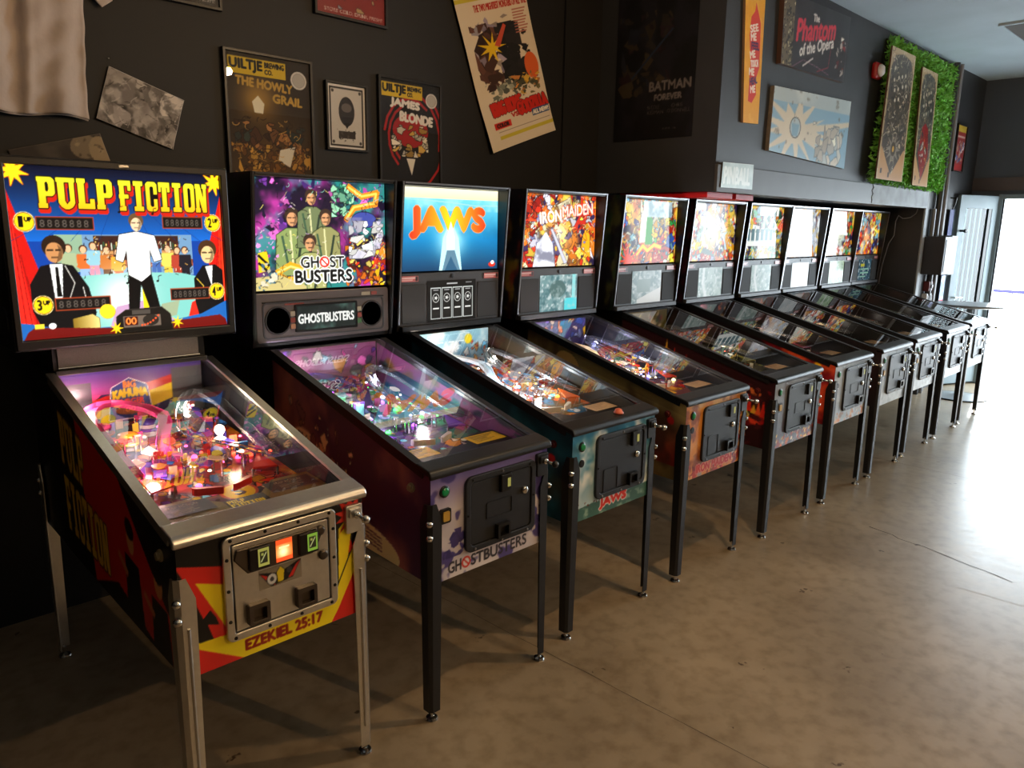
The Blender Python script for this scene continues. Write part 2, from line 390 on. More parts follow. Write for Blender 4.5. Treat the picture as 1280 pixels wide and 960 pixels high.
# boxed-in bulkhead over the niche, the pier at its end and the wall running on to the shopfront
struct('wall_bulkhead', MB().box(XB, XR, YF, YW, ZB, ZC), GREYWALL)
struct('wall_pier', MB().box(XP, XR, YF, YW, 0, ZB), GREYWALL)
M_PLASTER = mat('scuffed_plaster', (.60, .62, .64), .75, noise=.45, nscale=9)
struct('trim_1', MB().box(3.625, 3.65, YW-.018, YW, 0, ZC), BLACKWALL)
struct('trim_2', MB().box(XB-.01, XP+.06, YF-.022, YF, ZB-.004, ZB+.165), mat('grey_fascia', (.265, .262, .26), .5, noise=.22, nscale=7), bevel=.004)
struct('trim_3', MB().box(XP-.002, XP+.075, YF-.018, YF, 0, ZB), M_PLASTER, bevel=.004)
# plaster patch on the fascia
_pp = [(6.55+.02*math.sin(i*2.7), ZB+.004+.155*i/6) for i in range(7)]
MB().prism(_pp+[(7.98, ZB+.15), (7.98, ZB+.004)], YF-.0265, YF-.0215).build('plaster_patch', M_PLASTER, bpy.data.objects['trim_2'])
# shopfront wall with doorway and display windows
DY0, DY1, DZ = .50, -1.25, 2.12
WIN = ((-1.6, -3.5),)
_w = MB().box(XR, XR+.12, DY0, YF, 0, ZC).box(XR, XR+.12, YB, DY0, 2.6, ZC).box(XR, XR+.12, DY1, DY0, DZ, 2.6)
_w.box(XR, XR+.12, WIN[0][0], DY1, 0, 2.6).box(XR, XR+.12, YB, WIN[0][1], 0, 2.6)
_w.box(XR, XR+.12, WIN[0][1], WIN[0][0], 0, .55)
struct('wall_right', _w, mat('haze_tinted_wall_paint', (.28, .31, .35), .6, noise=.1, nscale=4))  # blue tint paints daylight haze into the dark grey wall colour
struct('trim_4', MB().box(XR-.015, XR, -1.5, YF, 2.16, 2.30), mat('brown_lintel', (.30, .26, .25), .6))
portal('doorway_portal', DY0, DY1, 0, DZ, XR+.1)
for _a, _b in WIN: portal('window_portal', _a, _b, .55, 2.6, XR+.1)
M_FRAMEP = mat('pale_frame_paint', (.46, .53, .56), .45, noise=.15, nscale=8)
for _k, (_a, _b) in enumerate(WIN):
    wf = struct('window_%d' % (_k+1), MB().box(XR-.01, XR+.07, _a-.06, _a, .55, 2.6).box(XR-.01, XR+.07, _b, _b+.06, .55, 2.6).box(XR-.01, XR+.07, _b, _a, .55, .61).box(XR-.01, XR+.07, _b, _a, 2.54, 2.6), M_FRAMEP)
    MB().box(XR+.02, XR+.028, _b+.06, _a-.06, .61, 2.54).build('pane', M_GLASS, wf)

# ------------------------------------------------------------------ print designs
Yel, Red, Blk, Wht = hx('ffe11a'), hx('e0261c'), (.02, .02, .02), (1, 1, .98)
def slab(cv, s, x, y, w, h, col, line=None, lw=0):
    """slab-serif display capitals"""
    n = len(s.replace(' ', ''))+.55*s.count(' '); cw = w/n; t = cw*.345; sl = h*.155
    def R(a, b, c, d): return [(a, b), (c, b), (c, d), (a, d)]
    def rr(a, b, c, d, r): return [(px, py) for px, py in rrect((a+c)/2, (b+d)/2, c-a, d-b, r)]
    for pas in (0, 1):
        cx = x
        for ch in s:
            if ch == ' ': cx += cw*.55; continue
            a, b, m = cx+cw*.05, cx+cw*.93, cx+cw*.49; P = []; H = []
            st = lambda q: [R(q, y, q+t, y+h), R(q-cw*.05, y, q+t+cw*.06, y+sl), R(q-cw*.05, y+h-sl, q+t+cw*.06, y+h)]
            if ch == 'P': P = st(a+cw*.05); H = [(rr(a+cw*.05, y, b, y+h*.62, cw*.25), rr(a+cw*.05+t, y+sl, b-t*.95, y+h*.47, cw*.1))]
            elif ch == 'U': P = [R(a-cw*.04, y, a+t+cw*.1, y+sl), R(b-t-cw*.1, y, b+cw*.04, y+sl)]; H = [([(a+cw*.02, y)]+[(px, py) for px, py in ((a+cw*.02, y+h*.82), (a+cw*.15, y+h*.95), (m-cw*.1, y+h*1.02), (m+cw*.1, y+h*1.02), (b-cw*.15, y+h*.95), (b-cw*.02, y+h*.82))]+[(b-cw*.02, y), (b-t*.8, y), (b-t*.8, y+h*.75), (m, y+h*.86), (a+t, y+h*.75), (a+t, y)], None)]
            elif ch == 'L': P = st(a+cw*.05)+[R(a, y+h-sl*1.1, b, y+h), R(b-t*.7, y+h*.66, b, y+h)]
            elif ch == 'F': P = st(a+cw*.05)+[R(a, y, b, y+sl*1.1), R(b-t*.7, y, b, y+h*.34), R(a, y+h*.46, b-cw*.18, y+h*.6)]
            elif ch == 'I': P = [R(m-t*.55, y, m+t*.55, y+h), R(m-t*1., y, m+t*1., y+sl), R(m-t*1., y+h-sl, m+t*1., y+h)]
            elif ch == 'T': P = [R(m-t*.55, y, m+t*.55, y+h), R(m-t, y+h-sl, m+t, y+h), R(a, y, b, y+sl*1.1), R(a, y, a+t*.55, y+h*.34), R(b-t*.55, y, b, y+h*.34)]
            elif ch == 'O': H = [(rr(a, y, b, y+h, cw*.3), rr(a+t*.95, y+sl, b-t*.95, y+h-sl, cw*.12))]
            elif ch == 'C': H = [(rr(a, y, b, y+h, cw*.3), rr(a+t*.95, y+sl, b-t*.8, y+h-sl, cw*.12))]
            elif ch == 'N': P = [R(a, y, a+t*.8, y+h), R(b-t*.8, y, b, y+h), [(a, y), (a+t, y), (b, y+h), (b-t, y+h)], R(a-cw*.04, y, a+t, y+sl), R(b-t, y, b+cw*.04, y+sl), R(a-cw*.04, y+h-sl, a+t, y+h)]
            for p in P: cv.poly(p, line if pas == 0 else col, line=line if pas == 0 else None, lw=lw if pas == 0 else 0)
            for o, i in H: cv.poly(o, line if pas == 0 else col, line=line if pas == 0 else None, lw=lw if pas == 0 else 0, holes=(i,) if i and pas else ())
            if ch == 'C' and pas: cv.rect(b-t*1.0, y+h*.42, b+1, y+h*.58, line or Blk)
            cx += cw
def figure(cv, x, y, h, top, legs, skin, hair=None):
    """plain featureless standing shape used as a stand-in"""
    w = h*.16
    cv.poly([(x-w*.7, y+h*.5), (x+w*.7, y+h*.5), (x+w*.8, y+h), (x+w*.15, y+h), (x, y+h*.62), (x-w*.2, y+h), (x-w*.8, y+h)], legs)
    cv.poly([(x-w, y+h*.2), (x+w, y+h*.2), (x+w*1.15, y+h*.5), (x+w*.7, y+h*.56), (x-w*.7, y+h*.56), (x-w*1.15, y+h*.5)], top)
    if hair: cv.ell(x, y+h*.08, w*.62, h*.1, hair)
    cv.ell(x, y+h*.1, w*.45, h*.085, skin)

def head(c, x, y, r, skin, hair):
    c.ell(x, y-r*.42, r*1.0, r*.98, hair).ell(x, y+r*.1, r*.72, r*.88, skin).poly([(x+r*.3, y-r*.6), (x+r*.7, y-r*.2), (x+r*.6, y+r*.6), (x+r*.1, y+r*.98), (x+r*.4, y)], np.array(skin)*.62)
    return c.line([(x-r*.55, y-r*.12), (x-r*.1, y-r*.1)], r*.16, np.array(skin)*.3).line([(x+r*.15, y-r*.1), (x+r*.5, y-r*.12)], r*.16, np.array(skin)*.3).line([(x-r*.25, y+r*.52), (x+r*.25, y+r*.52)], r*.12, np.array(skin)*.45)
def cv_pf_backglass():
    c = Canvas(1000, 770, 300, hx('0b3f9a'))
    c.vgrad(hx('04081c'), hx('1267c8'), 0, 330)
    c.poly([(0, 90), (0, 770), (190, 770)], hx('d0160f')).poly([(0, 90), (70, 770), (0, 770)], hx('f2281c'))
    c.poly([(1000, 100), (1000, 770), (880, 770), (930, 330)], hx('e0180f')).poly([(1000, 100), (1000, 770), (960, 500)], hx('f23a1c'))
    for k in range(5): c.line([(8+k*14, 200+k*95), (30+k*26, 770)], 4, hx('9a0f0c')).line([(990-k*12, 230+k*80), (975-k*22, 770)], 4, hx('9a0f0c'))
    # bar scene
    c.rect(285, 300, 830, 500, hx('6f96b8')).rect(350, 305, 760, 420, hx('3b1f18')).rect(180, 300, 300, 470, hx('8fae8e'))
    for i in range(34): c.rect(356+i*12, 330+(i*7) % 5*4, 362+i*12, 372, (hx('e9c56b'), hx('7a2b1c'), hx('cfd8c0'), hx('2f5a3a'))[i % 4])
    c.rect(350, 375, 760, 392, hx('c98d52')).rect(285, 420, 830, 455, hx('b05a34'))
    for x, t, l in ((300, 'd96a2c', '8fb3d8'), (345, '8fc2cf', 'd98aa0'), (405, 'c8702c', '5a3216'), (455, 'e0a02c', 'd2441c'), (640, '6f9ac8', '3d63a8'), (700, 'd8d05a', 'e0c040'), (750, 'b4402c', 'a53524'), (790, '1c1a22', '1c1a22'), (235, 'a7b58a', '6c8060')):
        figure(c, x, 330+(x*13) % 40, 190, hx(t), hx(l), hx('f0b98a'), hx('4a2a16'))
    c.poly([(150, 520), (300, 488), (520, 478), (760, 488), (900, 520), (900, 770), (150, 770)], hx('7fc9bd'))
    c.glow(470, 600, 120, (1, 1, .96), .95)
    c.poly([(430, 640), (600, 610), (760, 770), (380, 770)], hx('c99fc0')).poly([(560, 560), (610, 560), (640, 680), (560, 690)], hx('f2dc1a'))
    c.poly([(810, 640), (900, 600), (960, 770), (770, 770)], hx('e12a1c'))
    c.strokes([hx('1c1418'), hx('2a1c14')], 60, 26, 3, 5, box=(285, 310, 830, 500)).strokes([hx('f4e8c8'), hx('e8b050')], 40, 16, 3, 6, box=(285, 310, 830, 480))
    for k in range(9): c.line([(500, 60), (k*125, 330)], 1.6, hx('0a2f78'))
    # plain stand-ins: a white-over-black upright block in the middle, two dark blocks at the sides
    c.poly([(500, 480), (610, 480), (650, 690), (600, 695), (556, 540), (535, 690), (485, 690)], Blk)
    c.poly([(470, 300), (555, 285), (640, 305), (668, 420), (630, 430), (612, 370), (608, 490), (560, 525), (500, 490), (500, 370), (478, 430), (445, 415)], Wht, line=Blk, lw=3)
    head(c, 556, 248, 36, hx('f2cfa4'), hx('6a4a2c'))
    c.poly([(60, 520), (110, 440), (180, 425), (250, 440), (310, 540), (335, 660), (300, 770), (110, 770), (60, 640)], hx('0b0a0c'))
    c.poly([(150, 432), (205, 432), (190, 600), (160, 600)], Wht).poly([(172, 445), (184, 445), (190, 580), (168, 580)], Blk)
    head(c, 175, 375, 52, hx('c88a54'), hx('2a1a10'))
    c.line([(215, 440), (250, 520), (210, 620)], 4, hx('d8d4c8')).line([(285, 540), (300, 640)], 4, hx('d8d4c8'))
    c.poly([(830, 520), (880, 455), (950, 450), (990, 480), (990, 770), (860, 770), (830, 640)], hx('0b0a0c'))
    c.poly([(895, 460), (935, 455), (925, 560)], Wht); head(c, 912, 395, 50, hx('f2c98a'), hx('4a2c16'))
    c.line([(845, 520), (880, 560), (850, 620)], 4, hx('e8c23a'))
    # score windows and medals
    for x0, y0, x1, m, t in ((115, 225, 355, (65, 245), '1'), (690, 215, 890, (950, 240), '2'), (160, 590, 400, (105, 615), '3'), (705, 570, 905, (950, 590), '4')):
        c.rect(x0-5, y0-5, x1+5, y0+55, hx('a03c1c')).rect(x0, y0, x1, y0+50, hx('15100e'))
        for i in range(7): c.text('8', x0+12+i*(x1-x0-20)/7, y0+10, (x1-x0)/12, 32, hx('5c534a'))
        c.ell(m[0], m[1], 44, 44, hx('fff0a0')).ell(m[0], m[1], 38, 38, hx('f6d416'), line=hx('8a4a08'), lw=3)
        c.text(t, m[0]-24, m[1]-24, 18, 46, Blk, bold=2).text('UP', m[0]+1, m[1]-20, 28, 18, Blk, bold=1)
    c.poly([(225, 685), (315, 668), (345, 690), (345, 745), (255, 765), (225, 745)], lambda X, Y: np.array(hx('8a6a1c'))+(np.array(hx('f4dc84'))-np.array(hx('8a6a1c')))*np.clip((X-225)/120, 0, 1)[..., None], line=Blk, lw=2)
    c.ell(385, 660, 36, 34, hx('ffe22a'), line=hx('a87a10'), lw=2)
    c.poly([(650, 640), (745, 625), (725, 700), (640, 715)], hx('9fae8a'))
    c.poly([(0, 690), (60, 700), (190, 735), (420, 735), (400, 770), (0, 770)], hx('1d63b0')).poly([(30, 735), (60, 715), (400, 740), (440, 770), (10, 770)], hx('6e0f0c'))
    c.poly([(1000, 640), (860, 700), (700, 725), (720, 770), (1000, 770)], hx('1d63b0')).poly([(990, 735), (960, 712), (690, 730), (680, 770), (1000, 770)], hx('6e0f0c'))
    c.rect(60, 700, 100, 722, hx('e8d23a')).ell(135, 712, 16, 14, Wht)
    c.poly([(420, 770), (425, 690), (470, 660), (650, 655), (690, 690), (700, 770)], hx('17130f'), line=hx('3c342c'), lw=3)
    c.rect(455, 690, 640, 745, hx('6f5f52')).rect(462, 694, 525, 735, hx('3a0806')).text('00', 468, 698, 50, 33, hx('ff8a3a'), bold=2).ell(590, 715, 40, 28, hx('2a241e')).rect(500, 662, 590, 684, hx('4c453e'))
    for i in range(7): c.ell(545+i*14, 738-i*i*1.2, 5, 5, hx('ff5a2a'))
    for x, y, a in ((420, 745, 0), (725, 735, .4)): c.star(x, y, 12, 36, 7, hx('ffd21a'), rot=a)
    for x, y, a in ((40, 30, .2), (970, 40, .6)): c.star(x, y, 26, 66, 8, hx('ffd81a'), rot=a, line=hx('b84a0c'), lw=3)
    slab(c, 'PULP', 133, 68, 336, 132, hx('c8200f'), hx('c8200f'), 7); slab(c, 'FICTION', 490, 68, 446, 136, hx('c8200f'), hx('c8200f'), 7)
    g = lambda X, Y: np.array(hx('fff62a'))+(np.array(hx('ffb414'))-np.array(hx('fff62a')))*np.clip((Y-50)/150, 0, 1)[..., None]
    slab(c, 'PULP', 127, 48, 336, 136, g, Blk, 5); slab(c, 'FICTION', 484, 48, 446, 140, g, Blk, 5)
    for x, y in ((480, 195), (640, 200), (490, 530), (640, 525)): c.ell(x, y, 6, 5, Blk).line([(x+5, y), (x+5, y-24), (x+20, y-28)], 3, Blk)
    return c
def cv_gb_backglass():
    c = Canvas(640, 455, 220, hx('1b1026'))
    c.cloud(hx('c63aa0'), 5, 3, .45, .7, .9).cloud(hx('2a9d8f'), 6, 9, .55, .7, .8)
    c.busy([hx(h) for h in ('c44aa8', '7a3aa0', 'e06ac0', '2d2050', '1a1228', '4a2a70')], 90, 8, 34, 5, box=(0, 0, 640, 250))
    c.busy([hx(h) for h in ('2f8f6a', '7fc9a0', '1c4a3c', '9adcb0', '224050')], 55, 10, 34, 6, box=(370, 10, 480, 150), lw=1.2)
    # flames and loose shapes at the other side
    c.busy([hx(h) for h in ('f07a18', 'ffc21a', 'd8381a', 'ffe06a', '5a1a10')], 120, 8, 40, 7, box=(430, 240, 640, 455), lw=1.2)
    c.line([(455, 20), (520, 60), (600, 40), (590, 90), (480, 110), (440, 160)], 26, hx('f08a1c')).line([(455, 22), (520, 58), (596, 44), (585, 86), (480, 106), (442, 156)], 10, hx('ffd25a'))
    c.ell(530, 160, 62, 34, hx('3e4a9a'), line=Blk, lw=3).busy([hx('f4f2ea'), hx('d8d4dc'), hx('fffdf4')], 26, 20, 62, 77, box=(450, 165, 630, 330), lw=2, spiky=.3)
    c.cloud(hx('8a86a8'), 12, 22, .55, .75, .6, box=(440, 150, 640, 330))
    # plain khaki-green standing shapes
    for x, y, s, t in ((185, 130, 1.15, '8a9a5a'), (275, 50, 1.0, '6f7a52'), (340, 130, 1.05, '93905a'), (262, 235, 1.1, 'a8a868')):
        c.poly([(x-70*s, y+230*s), (x-62*s, y+85*s), (x-22*s, y+60*s), (x+22*s, y+60*s), (x+60*s, y+85*s), (x+66*s, y+230*s)], hx(t), line=hx('10200f'), lw=3)
        c.line([(x-40*s, y+90*s), (x-20*s, y+200*s)], 9*s, hx('3f5a40')).line([(x+36*s, y+95*s), (x+12*s, y+210*s)], 10*s, hx('2d3a2c')).line([(x-8*s, y+70*s), (x-2*s, y+190*s)], 7*s, hx('d8d49a'))
        head(c, x, y+26*s, 28*s, hx('d89a6a'), hx('3a2a20'))
    c.busy([hx(h) for h in ('e06ac0', 'c43aa8', 'f09ad8')], 40, 5, 16, 12, box=(10, 150, 130, 330))
    c.poly([(30, 300), (70, 290), (80, 370), (30, 380)], hx('e8c81a')).line([(34, 310), (76, 350)], 10, Blk).line([(34, 340), (70, 374)], 10, Blk)
    c.line([(110, 380), (170, 350), (230, 370), (240, 410), (150, 410), (110, 385)], 24, hx('f4a61c')).line([(112, 380), (170, 356), (226, 372)], 8, hx('ffe07a'))
    c.poly([(0, 400), (120, 390), (240, 440), (240, 455), (0, 455)], hx('c8b878')).busy([hx(h) for h in ('6aa0b0', '3c6a80', 'e8e0c0', '203040')], 25, 8, 24, 14, box=(0, 340, 110, 455))
    c.strokes([hx('140c1a'), hx('0c0810'), hx('1c1020')], 150, 34, 2.4, 3).strokes([hx('f4e06a'), hx('9af0d0'), hx('f8c8f0'), hx('fff4d8')], 90, 26, 2., 4)
    c.text('GH', 218, 318, 82, 46, Blk, bold=2, line=Wht, lw=5).text('ST', 354, 318, 70, 46, Blk, bold=2, line=Wht, lw=5)
    c.ell(328, 341, 27, 27, Wht).ell(328, 341, 24, 24, hx('d8301c')).ell(328, 341, 16, 16, Wht).line([(313, 326), (343, 356)], 8, hx('d8301c'))
    return c.text('BUSTERS', 190, 376, 270, 50, Blk, bold=3, line=Wht, lw=6)
def cv_jaws_backglass():
    c = Canvas(640, 400, 200, hx('1b9fd0'))
    c.vgrad(hx('f4f0d2'), hx('e6d8a8'), 0, 60).vgrad(hx('6fd0e0'), hx('0f7fb8'), 52, 250).vgrad(hx('0f7fb8'), hx('123a5c'), 250, 400)
    c.cloud(hx('bfe8ea'), 9, 4, .5, .8, .5, box=(0, 50, 640, 110)).line([(0, 55), (160, 60), (330, 68), (480, 80), (640, 76)], 5, hx('9fd0c8'))
    c.glow(325, 250, 85, hx('c8ffff'), .9).cloud(hx('0a4f80'), 5, 8, .5, .8, .35, box=(0, 120, 640, 400))
    # pale pointed glow as a plain stand-in
    c.poly([(325, 150), (375, 240), (395, 400), (250, 400), (275, 240)], hx('bfeef0')).poly([(325, 165), (350, 230), (345, 400), (300, 400), (300, 230)], hx('f0ffff'))
    c.poly([(270, 400), (300, 300), (350, 300), (385, 400)], hx('5a7f94')).poly([(285, 400), (325, 330), (368, 400)], hx('2e5a78'))
    g = lambda X, Y: np.array(hx('f0301a'))+(np.array(hx('ffd81a'))-np.array(hx('f0301a')))*np.clip(1-np.abs(X-320)/250, 0, 1)[..., None]
    c.text('JAWS', 84, 98, 458, 136, g, bold=11, line=hx('f8a04a'), lw=2.5)
    c.poly([(325, 158), (352, 235), (300, 235)], hx('dffcff'))
    c.ell(600, 375, 24, 13, hx('d8301c')).ell(604, 365, 12, 10, Wht); return c
def cv_fire_backglass(seed, pal, title=None, nx=140):
    c = Canvas(640, 400, nx, hx('241a3a'))
    c.cloud(hx('e07a1c'), 5, seed, .42, .62, .9).cloud(hx('ffd84a'), 6, seed+1, .52, .7, .9).busy(pal, 70, 30, 120, seed, lw=1.6).busy(pal, 100, 10, 42, seed+5, lw=1.4)
    c.glow(330, 210, 90, (1, .97, .82), .6).busy(pal, 80, 6, 26, seed+3, lw=1.2).strokes([hx('2a1020'), hx('1a0c14'), hx('ffe8a0'), hx('fff8e8')], 150, 60, 3.2, seed+8)
    if title: title(c)
    return c
P_FIRE = [hx(h) for h in ('f4a01c', 'e03a1c', 'ffd24a', 'fff0c0', 'b8281c', '8a8fc0', 'f06a20', '3a2a5a', 'e8e4f0')]
P_WILD = [hx(h) for h in ('f4b41c', 'e0381c', '2f9a4a', 'ffe04a', '3a6ad0', 'b8281c', '8ac8d8', 'f07a20', '3a2a5a', 'fff4d0')]
P_PALE = [hx(h) for h in ('f8f8f0', 'cfe6e0', '8fc0a8', 'f4d850', 'e8604a', 'ffffff', 'a8c8d8', '4a7a5a')]
P_SILV = [hx(h) for h in ('e8f0f4', 'c8d4dc', 'a8b8c8', 'f8fafc', '8a98a8', 'b8b0c8')]
def t_maiden(c):
    c.busy([hx(h) for h in ('d8301c', 'f0502a', '8a1a14')], 40, 14, 50, 91, box=(20, 10, 190, 150), lw=1.5)
    c.text('IRON', 170, 92, 170, 62, Wht, bold=3, line=hx('c87a2c'), lw=3, rot=-.12).text('MAIDEN', 350, 52, 260, 60, hx('f4e0d0'), bold=3, line=hx('d8301c'), lw=5, rot=-.10)
    c.poly([(120, 400), (150, 270), (220, 205), (275, 270), (300, 400)], hx('e8eaf0'), line=hx('3a3444'), lw=3).cloud(hx('5a5a70'), 10, 5, .5, .7, .7, box=(120, 205, 300, 400))
    c.poly([(255, 190), (275, 190), (400, 380), (375, 385)], hx('c8cad8'), line=hx('3a2030'), lw=2)
def t_wild(c):
    c.poly([(250, 90), (330, 60), (340, 260), (240, 270)], hx('f4ffe8')).poly([(310, 100), (370, 90), (380, 280), (300, 280)], hx('3a9a3a'))
    c.busy([hx('f4b41c'), hx('ffd24a')], 20, 14, 40, 5, box=(360, 100, 560, 260), lw=2)
    c.line([(220, 340), (280, 290), (330, 320), (400, 285), (470, 300)], 34, hx('e0481c')).line([(220, 338), (280, 288), (330, 318), (400, 283), (470, 298)], 22, hx('ffd81a'))
    c.rect(270, 10, 580, 110, hx('dfeef4')).cloud(hx('7fa0a8'), 14, 3, .45, .7, .8, box=(270, 10, 580, 110)).star(130, 380, 40, 130, 12, hx('e8401c'), jit=.5)  # pale rectangle at the top paints in a window reflection
def t_pale(c):
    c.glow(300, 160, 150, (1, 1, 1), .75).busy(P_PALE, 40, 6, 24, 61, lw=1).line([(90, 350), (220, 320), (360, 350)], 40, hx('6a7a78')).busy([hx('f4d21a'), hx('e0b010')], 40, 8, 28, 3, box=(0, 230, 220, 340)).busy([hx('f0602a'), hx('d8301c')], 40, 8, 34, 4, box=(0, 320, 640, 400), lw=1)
def t_town(c):
    c.rect(260, 0, 560, 70, Wht).busy([hx(h) for h in ('2f5a4a', '3f6a5a', '1c3a2c')], 30, 10, 50, 5, box=(330, 20, 620, 230)).rect(60, 200, 540, 300, hx('f4f8f0'))  # white block along the top edge is a painted daylight reflection
    for i in range(6): c.rect(80+i*70, 170, 130+i*70, 260, hx('5a7a80'), line=Wht, lw=5)
    c.busy([hx('f4d21a'), hx('c8a010')], 50, 8, 26, 8, box=(90, 320, 520, 390))
def t_glare(c): c.glow(290, 200, 250, (1, 1, 1), .8).cloud(hx('b0bcc8'), 12, 4, .55, .75, .5)  # white wash paints the doorway glare into the print
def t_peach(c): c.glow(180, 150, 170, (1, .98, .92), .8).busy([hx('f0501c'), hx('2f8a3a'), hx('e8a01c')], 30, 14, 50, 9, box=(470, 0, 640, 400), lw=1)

def screen_glare(seed, a, b, extra=None, nx=70):  # pale blotches paint daylight reflected on the screen glass
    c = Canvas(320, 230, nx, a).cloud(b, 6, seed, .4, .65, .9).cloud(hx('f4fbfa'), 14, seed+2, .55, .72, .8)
    if extra: extra(c)
    return c
def cv_jaws_screen():
    c = Canvas(320, 230, 130, hx('0c0c0c'))
    c.rect(125, 16, 195, 24, hx('d8d8d8')).rect(250, 14, 290, 20, hx('8a8a8a'))
    for i in range(4):
        x = 22+i*70; c.rect(x, 40, x+66, 212, hx('e8eeea')).rect(x+4, 44, x+62, 208, hx('161616')).ell(x+33, 96, 21, 25, Wht).ell(x+33, 96, 18, 22, hx('161616')).star(x+33, 96, 6, 14, 5, Wht).rect(x+14, 150, x+52, 158, Wht).rect(x+16, 50, x+50, 56, hx('c8c8c8'))
    return c
def cv_gb_screen():
    c = Canvas(350, 120, 150, hx('17211f')).cloud(hx('4f6f64'), 4, 6, .5, .8, .9).cloud(hx('2b2f2f'), 9, 16, .5, .8, .8)
    return c.text('GHOSTBUSTERS', 8, 42, 330, 44, Wht, bold=2).line([(66, 84), (92, 44)], 6, Wht)
def reflecting_screen(i):  # screen designs with painted reflections
    if i == 3: return screen_glare(3, hx('7fa6a8'), hx('4f7a80'), lambda c: (c.rect(210, 150, 320, 230, hx('5fe8f0')), c.rect(275, 0, 305, 150, hx('9ff0f0')), c.ell(150, 90, 70, 55, hx('5a7a78')), c.cloud(hx('cfe0e0'), 12, 9, .5, .7, .5)))
    if i == 4: return screen_glare(4, hx('cfdcdc'), hx('8fa8a8'), lambda c: (c.rect(60, 60, 200, 150, hx('a0b4b0')), c.poly([(60, 200), (320, 120), (320, 230), (60, 230)], Wht)))
    if i == 9: return screen_glare(9, hx('2a4a5c'), hx('3a6478'), lambda c: (c.rect(60, 50, 150, 80, hx('d8d23a')), c.rect(60, 100, 260, 115, hx('9fd8c0')), c.rect(60, 140, 260, 155, hx('9fd8c0')), c.rect(60, 180, 200, 195, hx('9fd8c0'))))
    if i == 8: return screen_glare(8, hx('b8d8a8'), hx('7fa878'), lambda c: c.rect(110, 0, 130, 230, Wht))
    if i == 7: return screen_glare(7, hx('f4fafa'), hx('dce8ea'), None)
    return screen_glare(i, hx('c0d4cc'), hx('90aca4'), lambda c: c.line([(70, 0), (60, 120), (110, 230)], 30, hx('f0f8f4')))

# cabinet fronts, 560 x 390 (mm)
def cv_pf_front():
    c = Canvas(560, 390, 220, hx('0c0a0a'))
    c.poly([(0, 60), (115, 100), (115, 320), (90, 320), (70, 250), (110, 265), (0, 70)], Red).poly([(0, 60), (120, 95), (120, 330), (85, 205), (60, 230)], Red)
    c.poly([(45, 120), (125, 150), (130, 300)], Yel).poly([(25, 295), (140, 300), (250, 330), (460, 290), (555, 100), (555, 135), (485, 390), (120, 390)], Yel)
    c.poly([(20, 300), (165, 390), (0, 390), (0, 300)], Red)
    c.poly([(560, 20), (560, 390), (440, 390), (520, 270), (560, 130), (470, 215), (500, 90), (530, 180), (540, 60)], Red)
    c.poly([(475, 90), (530, 40), (505, 190), (470, 260)], Yel).poly([(520, 120), (560, 60), (560, 160), (535, 170)], Blk)
    c.poly([(440, 315), (560, 150), (560, 175), (470, 330)], Yel).poly([(445, 390), (560, 180), (560, 390)], Red)
    c.star(522, 55, 34, 62, 11, hx('e0301c'), jit=.4, seed=3)
    return c.text('EZEKIEL 25:17', 170, 338, 240, 32, hx('9a1c10'), bold=2.4)
def cv_gb_front():
    c = Canvas(560, 390, 190, hx('c9bfc4'))
    c.vgrad(hx('6a5a9a'), hx('d6ccd0'), 0, 140).cloud(hx('e6dcda'), 4, 31, .45, .7, .9, box=(0, 60, 560, 390)).cloud(hx('4a3f80'), 7, 12, .6, .66, .95, octaves=3)
    c.busy([hx('3b3270'), hx('4a4088'), hx('2e2860')], 16, 14, 46, 4, box=(440, 120, 560, 330)).busy([hx('3b3270'), hx('4a4088')], 14, 14, 40, 9, box=(30, 210, 150, 312)).busy([hx('e6dcda')], 10, 10, 30, 10, box=(0, 280, 560, 390))
    c.text('GH', 76, 328, 58, 42, hx('26222a'), bold=2).text('STBUSTERS', 180, 328, 276, 42, hx('26222a'), bold=1.5)
    return c.ell(157, 349, 21, 22, hx('d8301c')).ell(157, 349, 14, 15, hx('efe6e4')).line([(146, 337), (168, 361)], 6, hx('d8301c'))
def cv_jaws_front():
    c = Canvas(560, 390, 180, hx('2f86a8'))
    c.vgrad(hx('17597a'), hx('bcd4d8'), 0, 340).cloud(hx('eef2ee'), 5, 21, .46, .66, .95, octaves=3).cloud(hx('2b7fa6'), 4, 41, .55, .7, .9)
    c.poly([(0, 335), (140, 325), (280, 335), (420, 322), (560, 318), (560, 390), (0, 390)], hx('3f6a60')).cloud(hx('a8c0a8'), 16, 5, .55, .75, .8, box=(0, 335, 560, 390)).busy([hx('8a4a3a'), hx('6a3024')], 14, 4, 14, 3, box=(30, 310, 210, 338))
    return c.text('JAWS', 190, 322, 180, 46, hx('e8301c'), bold=4.5, line=hx('f6f0ea'), lw=5)
def cv_maiden_front():
    c = Canvas(560, 390, 170, hx('d88a3a')).cloud(hx('e8b86a'), 5, 8, .4, .65, .9).cloud(hx('7a3a1c'), 7, 19, .55, .7, .8)
    c.busy([hx(h) for h in ('a8241c', '7a1614', 'c43a24', 'd8c8b8')], 50, 10, 44, 6, box=(0, 310, 560, 390)).busy([hx(h) for h in ('b8301c', 'e8d8d0', '8a1a1c', '70484a')], 40, 10, 36, 7, box=(440, 60, 560, 380), lw=1)
    return c.text('IRON MAIDEN', 120, 325, 330, 42, hx('c8281c'), bold=3, line=hx('e8a08a'), lw=2.5)
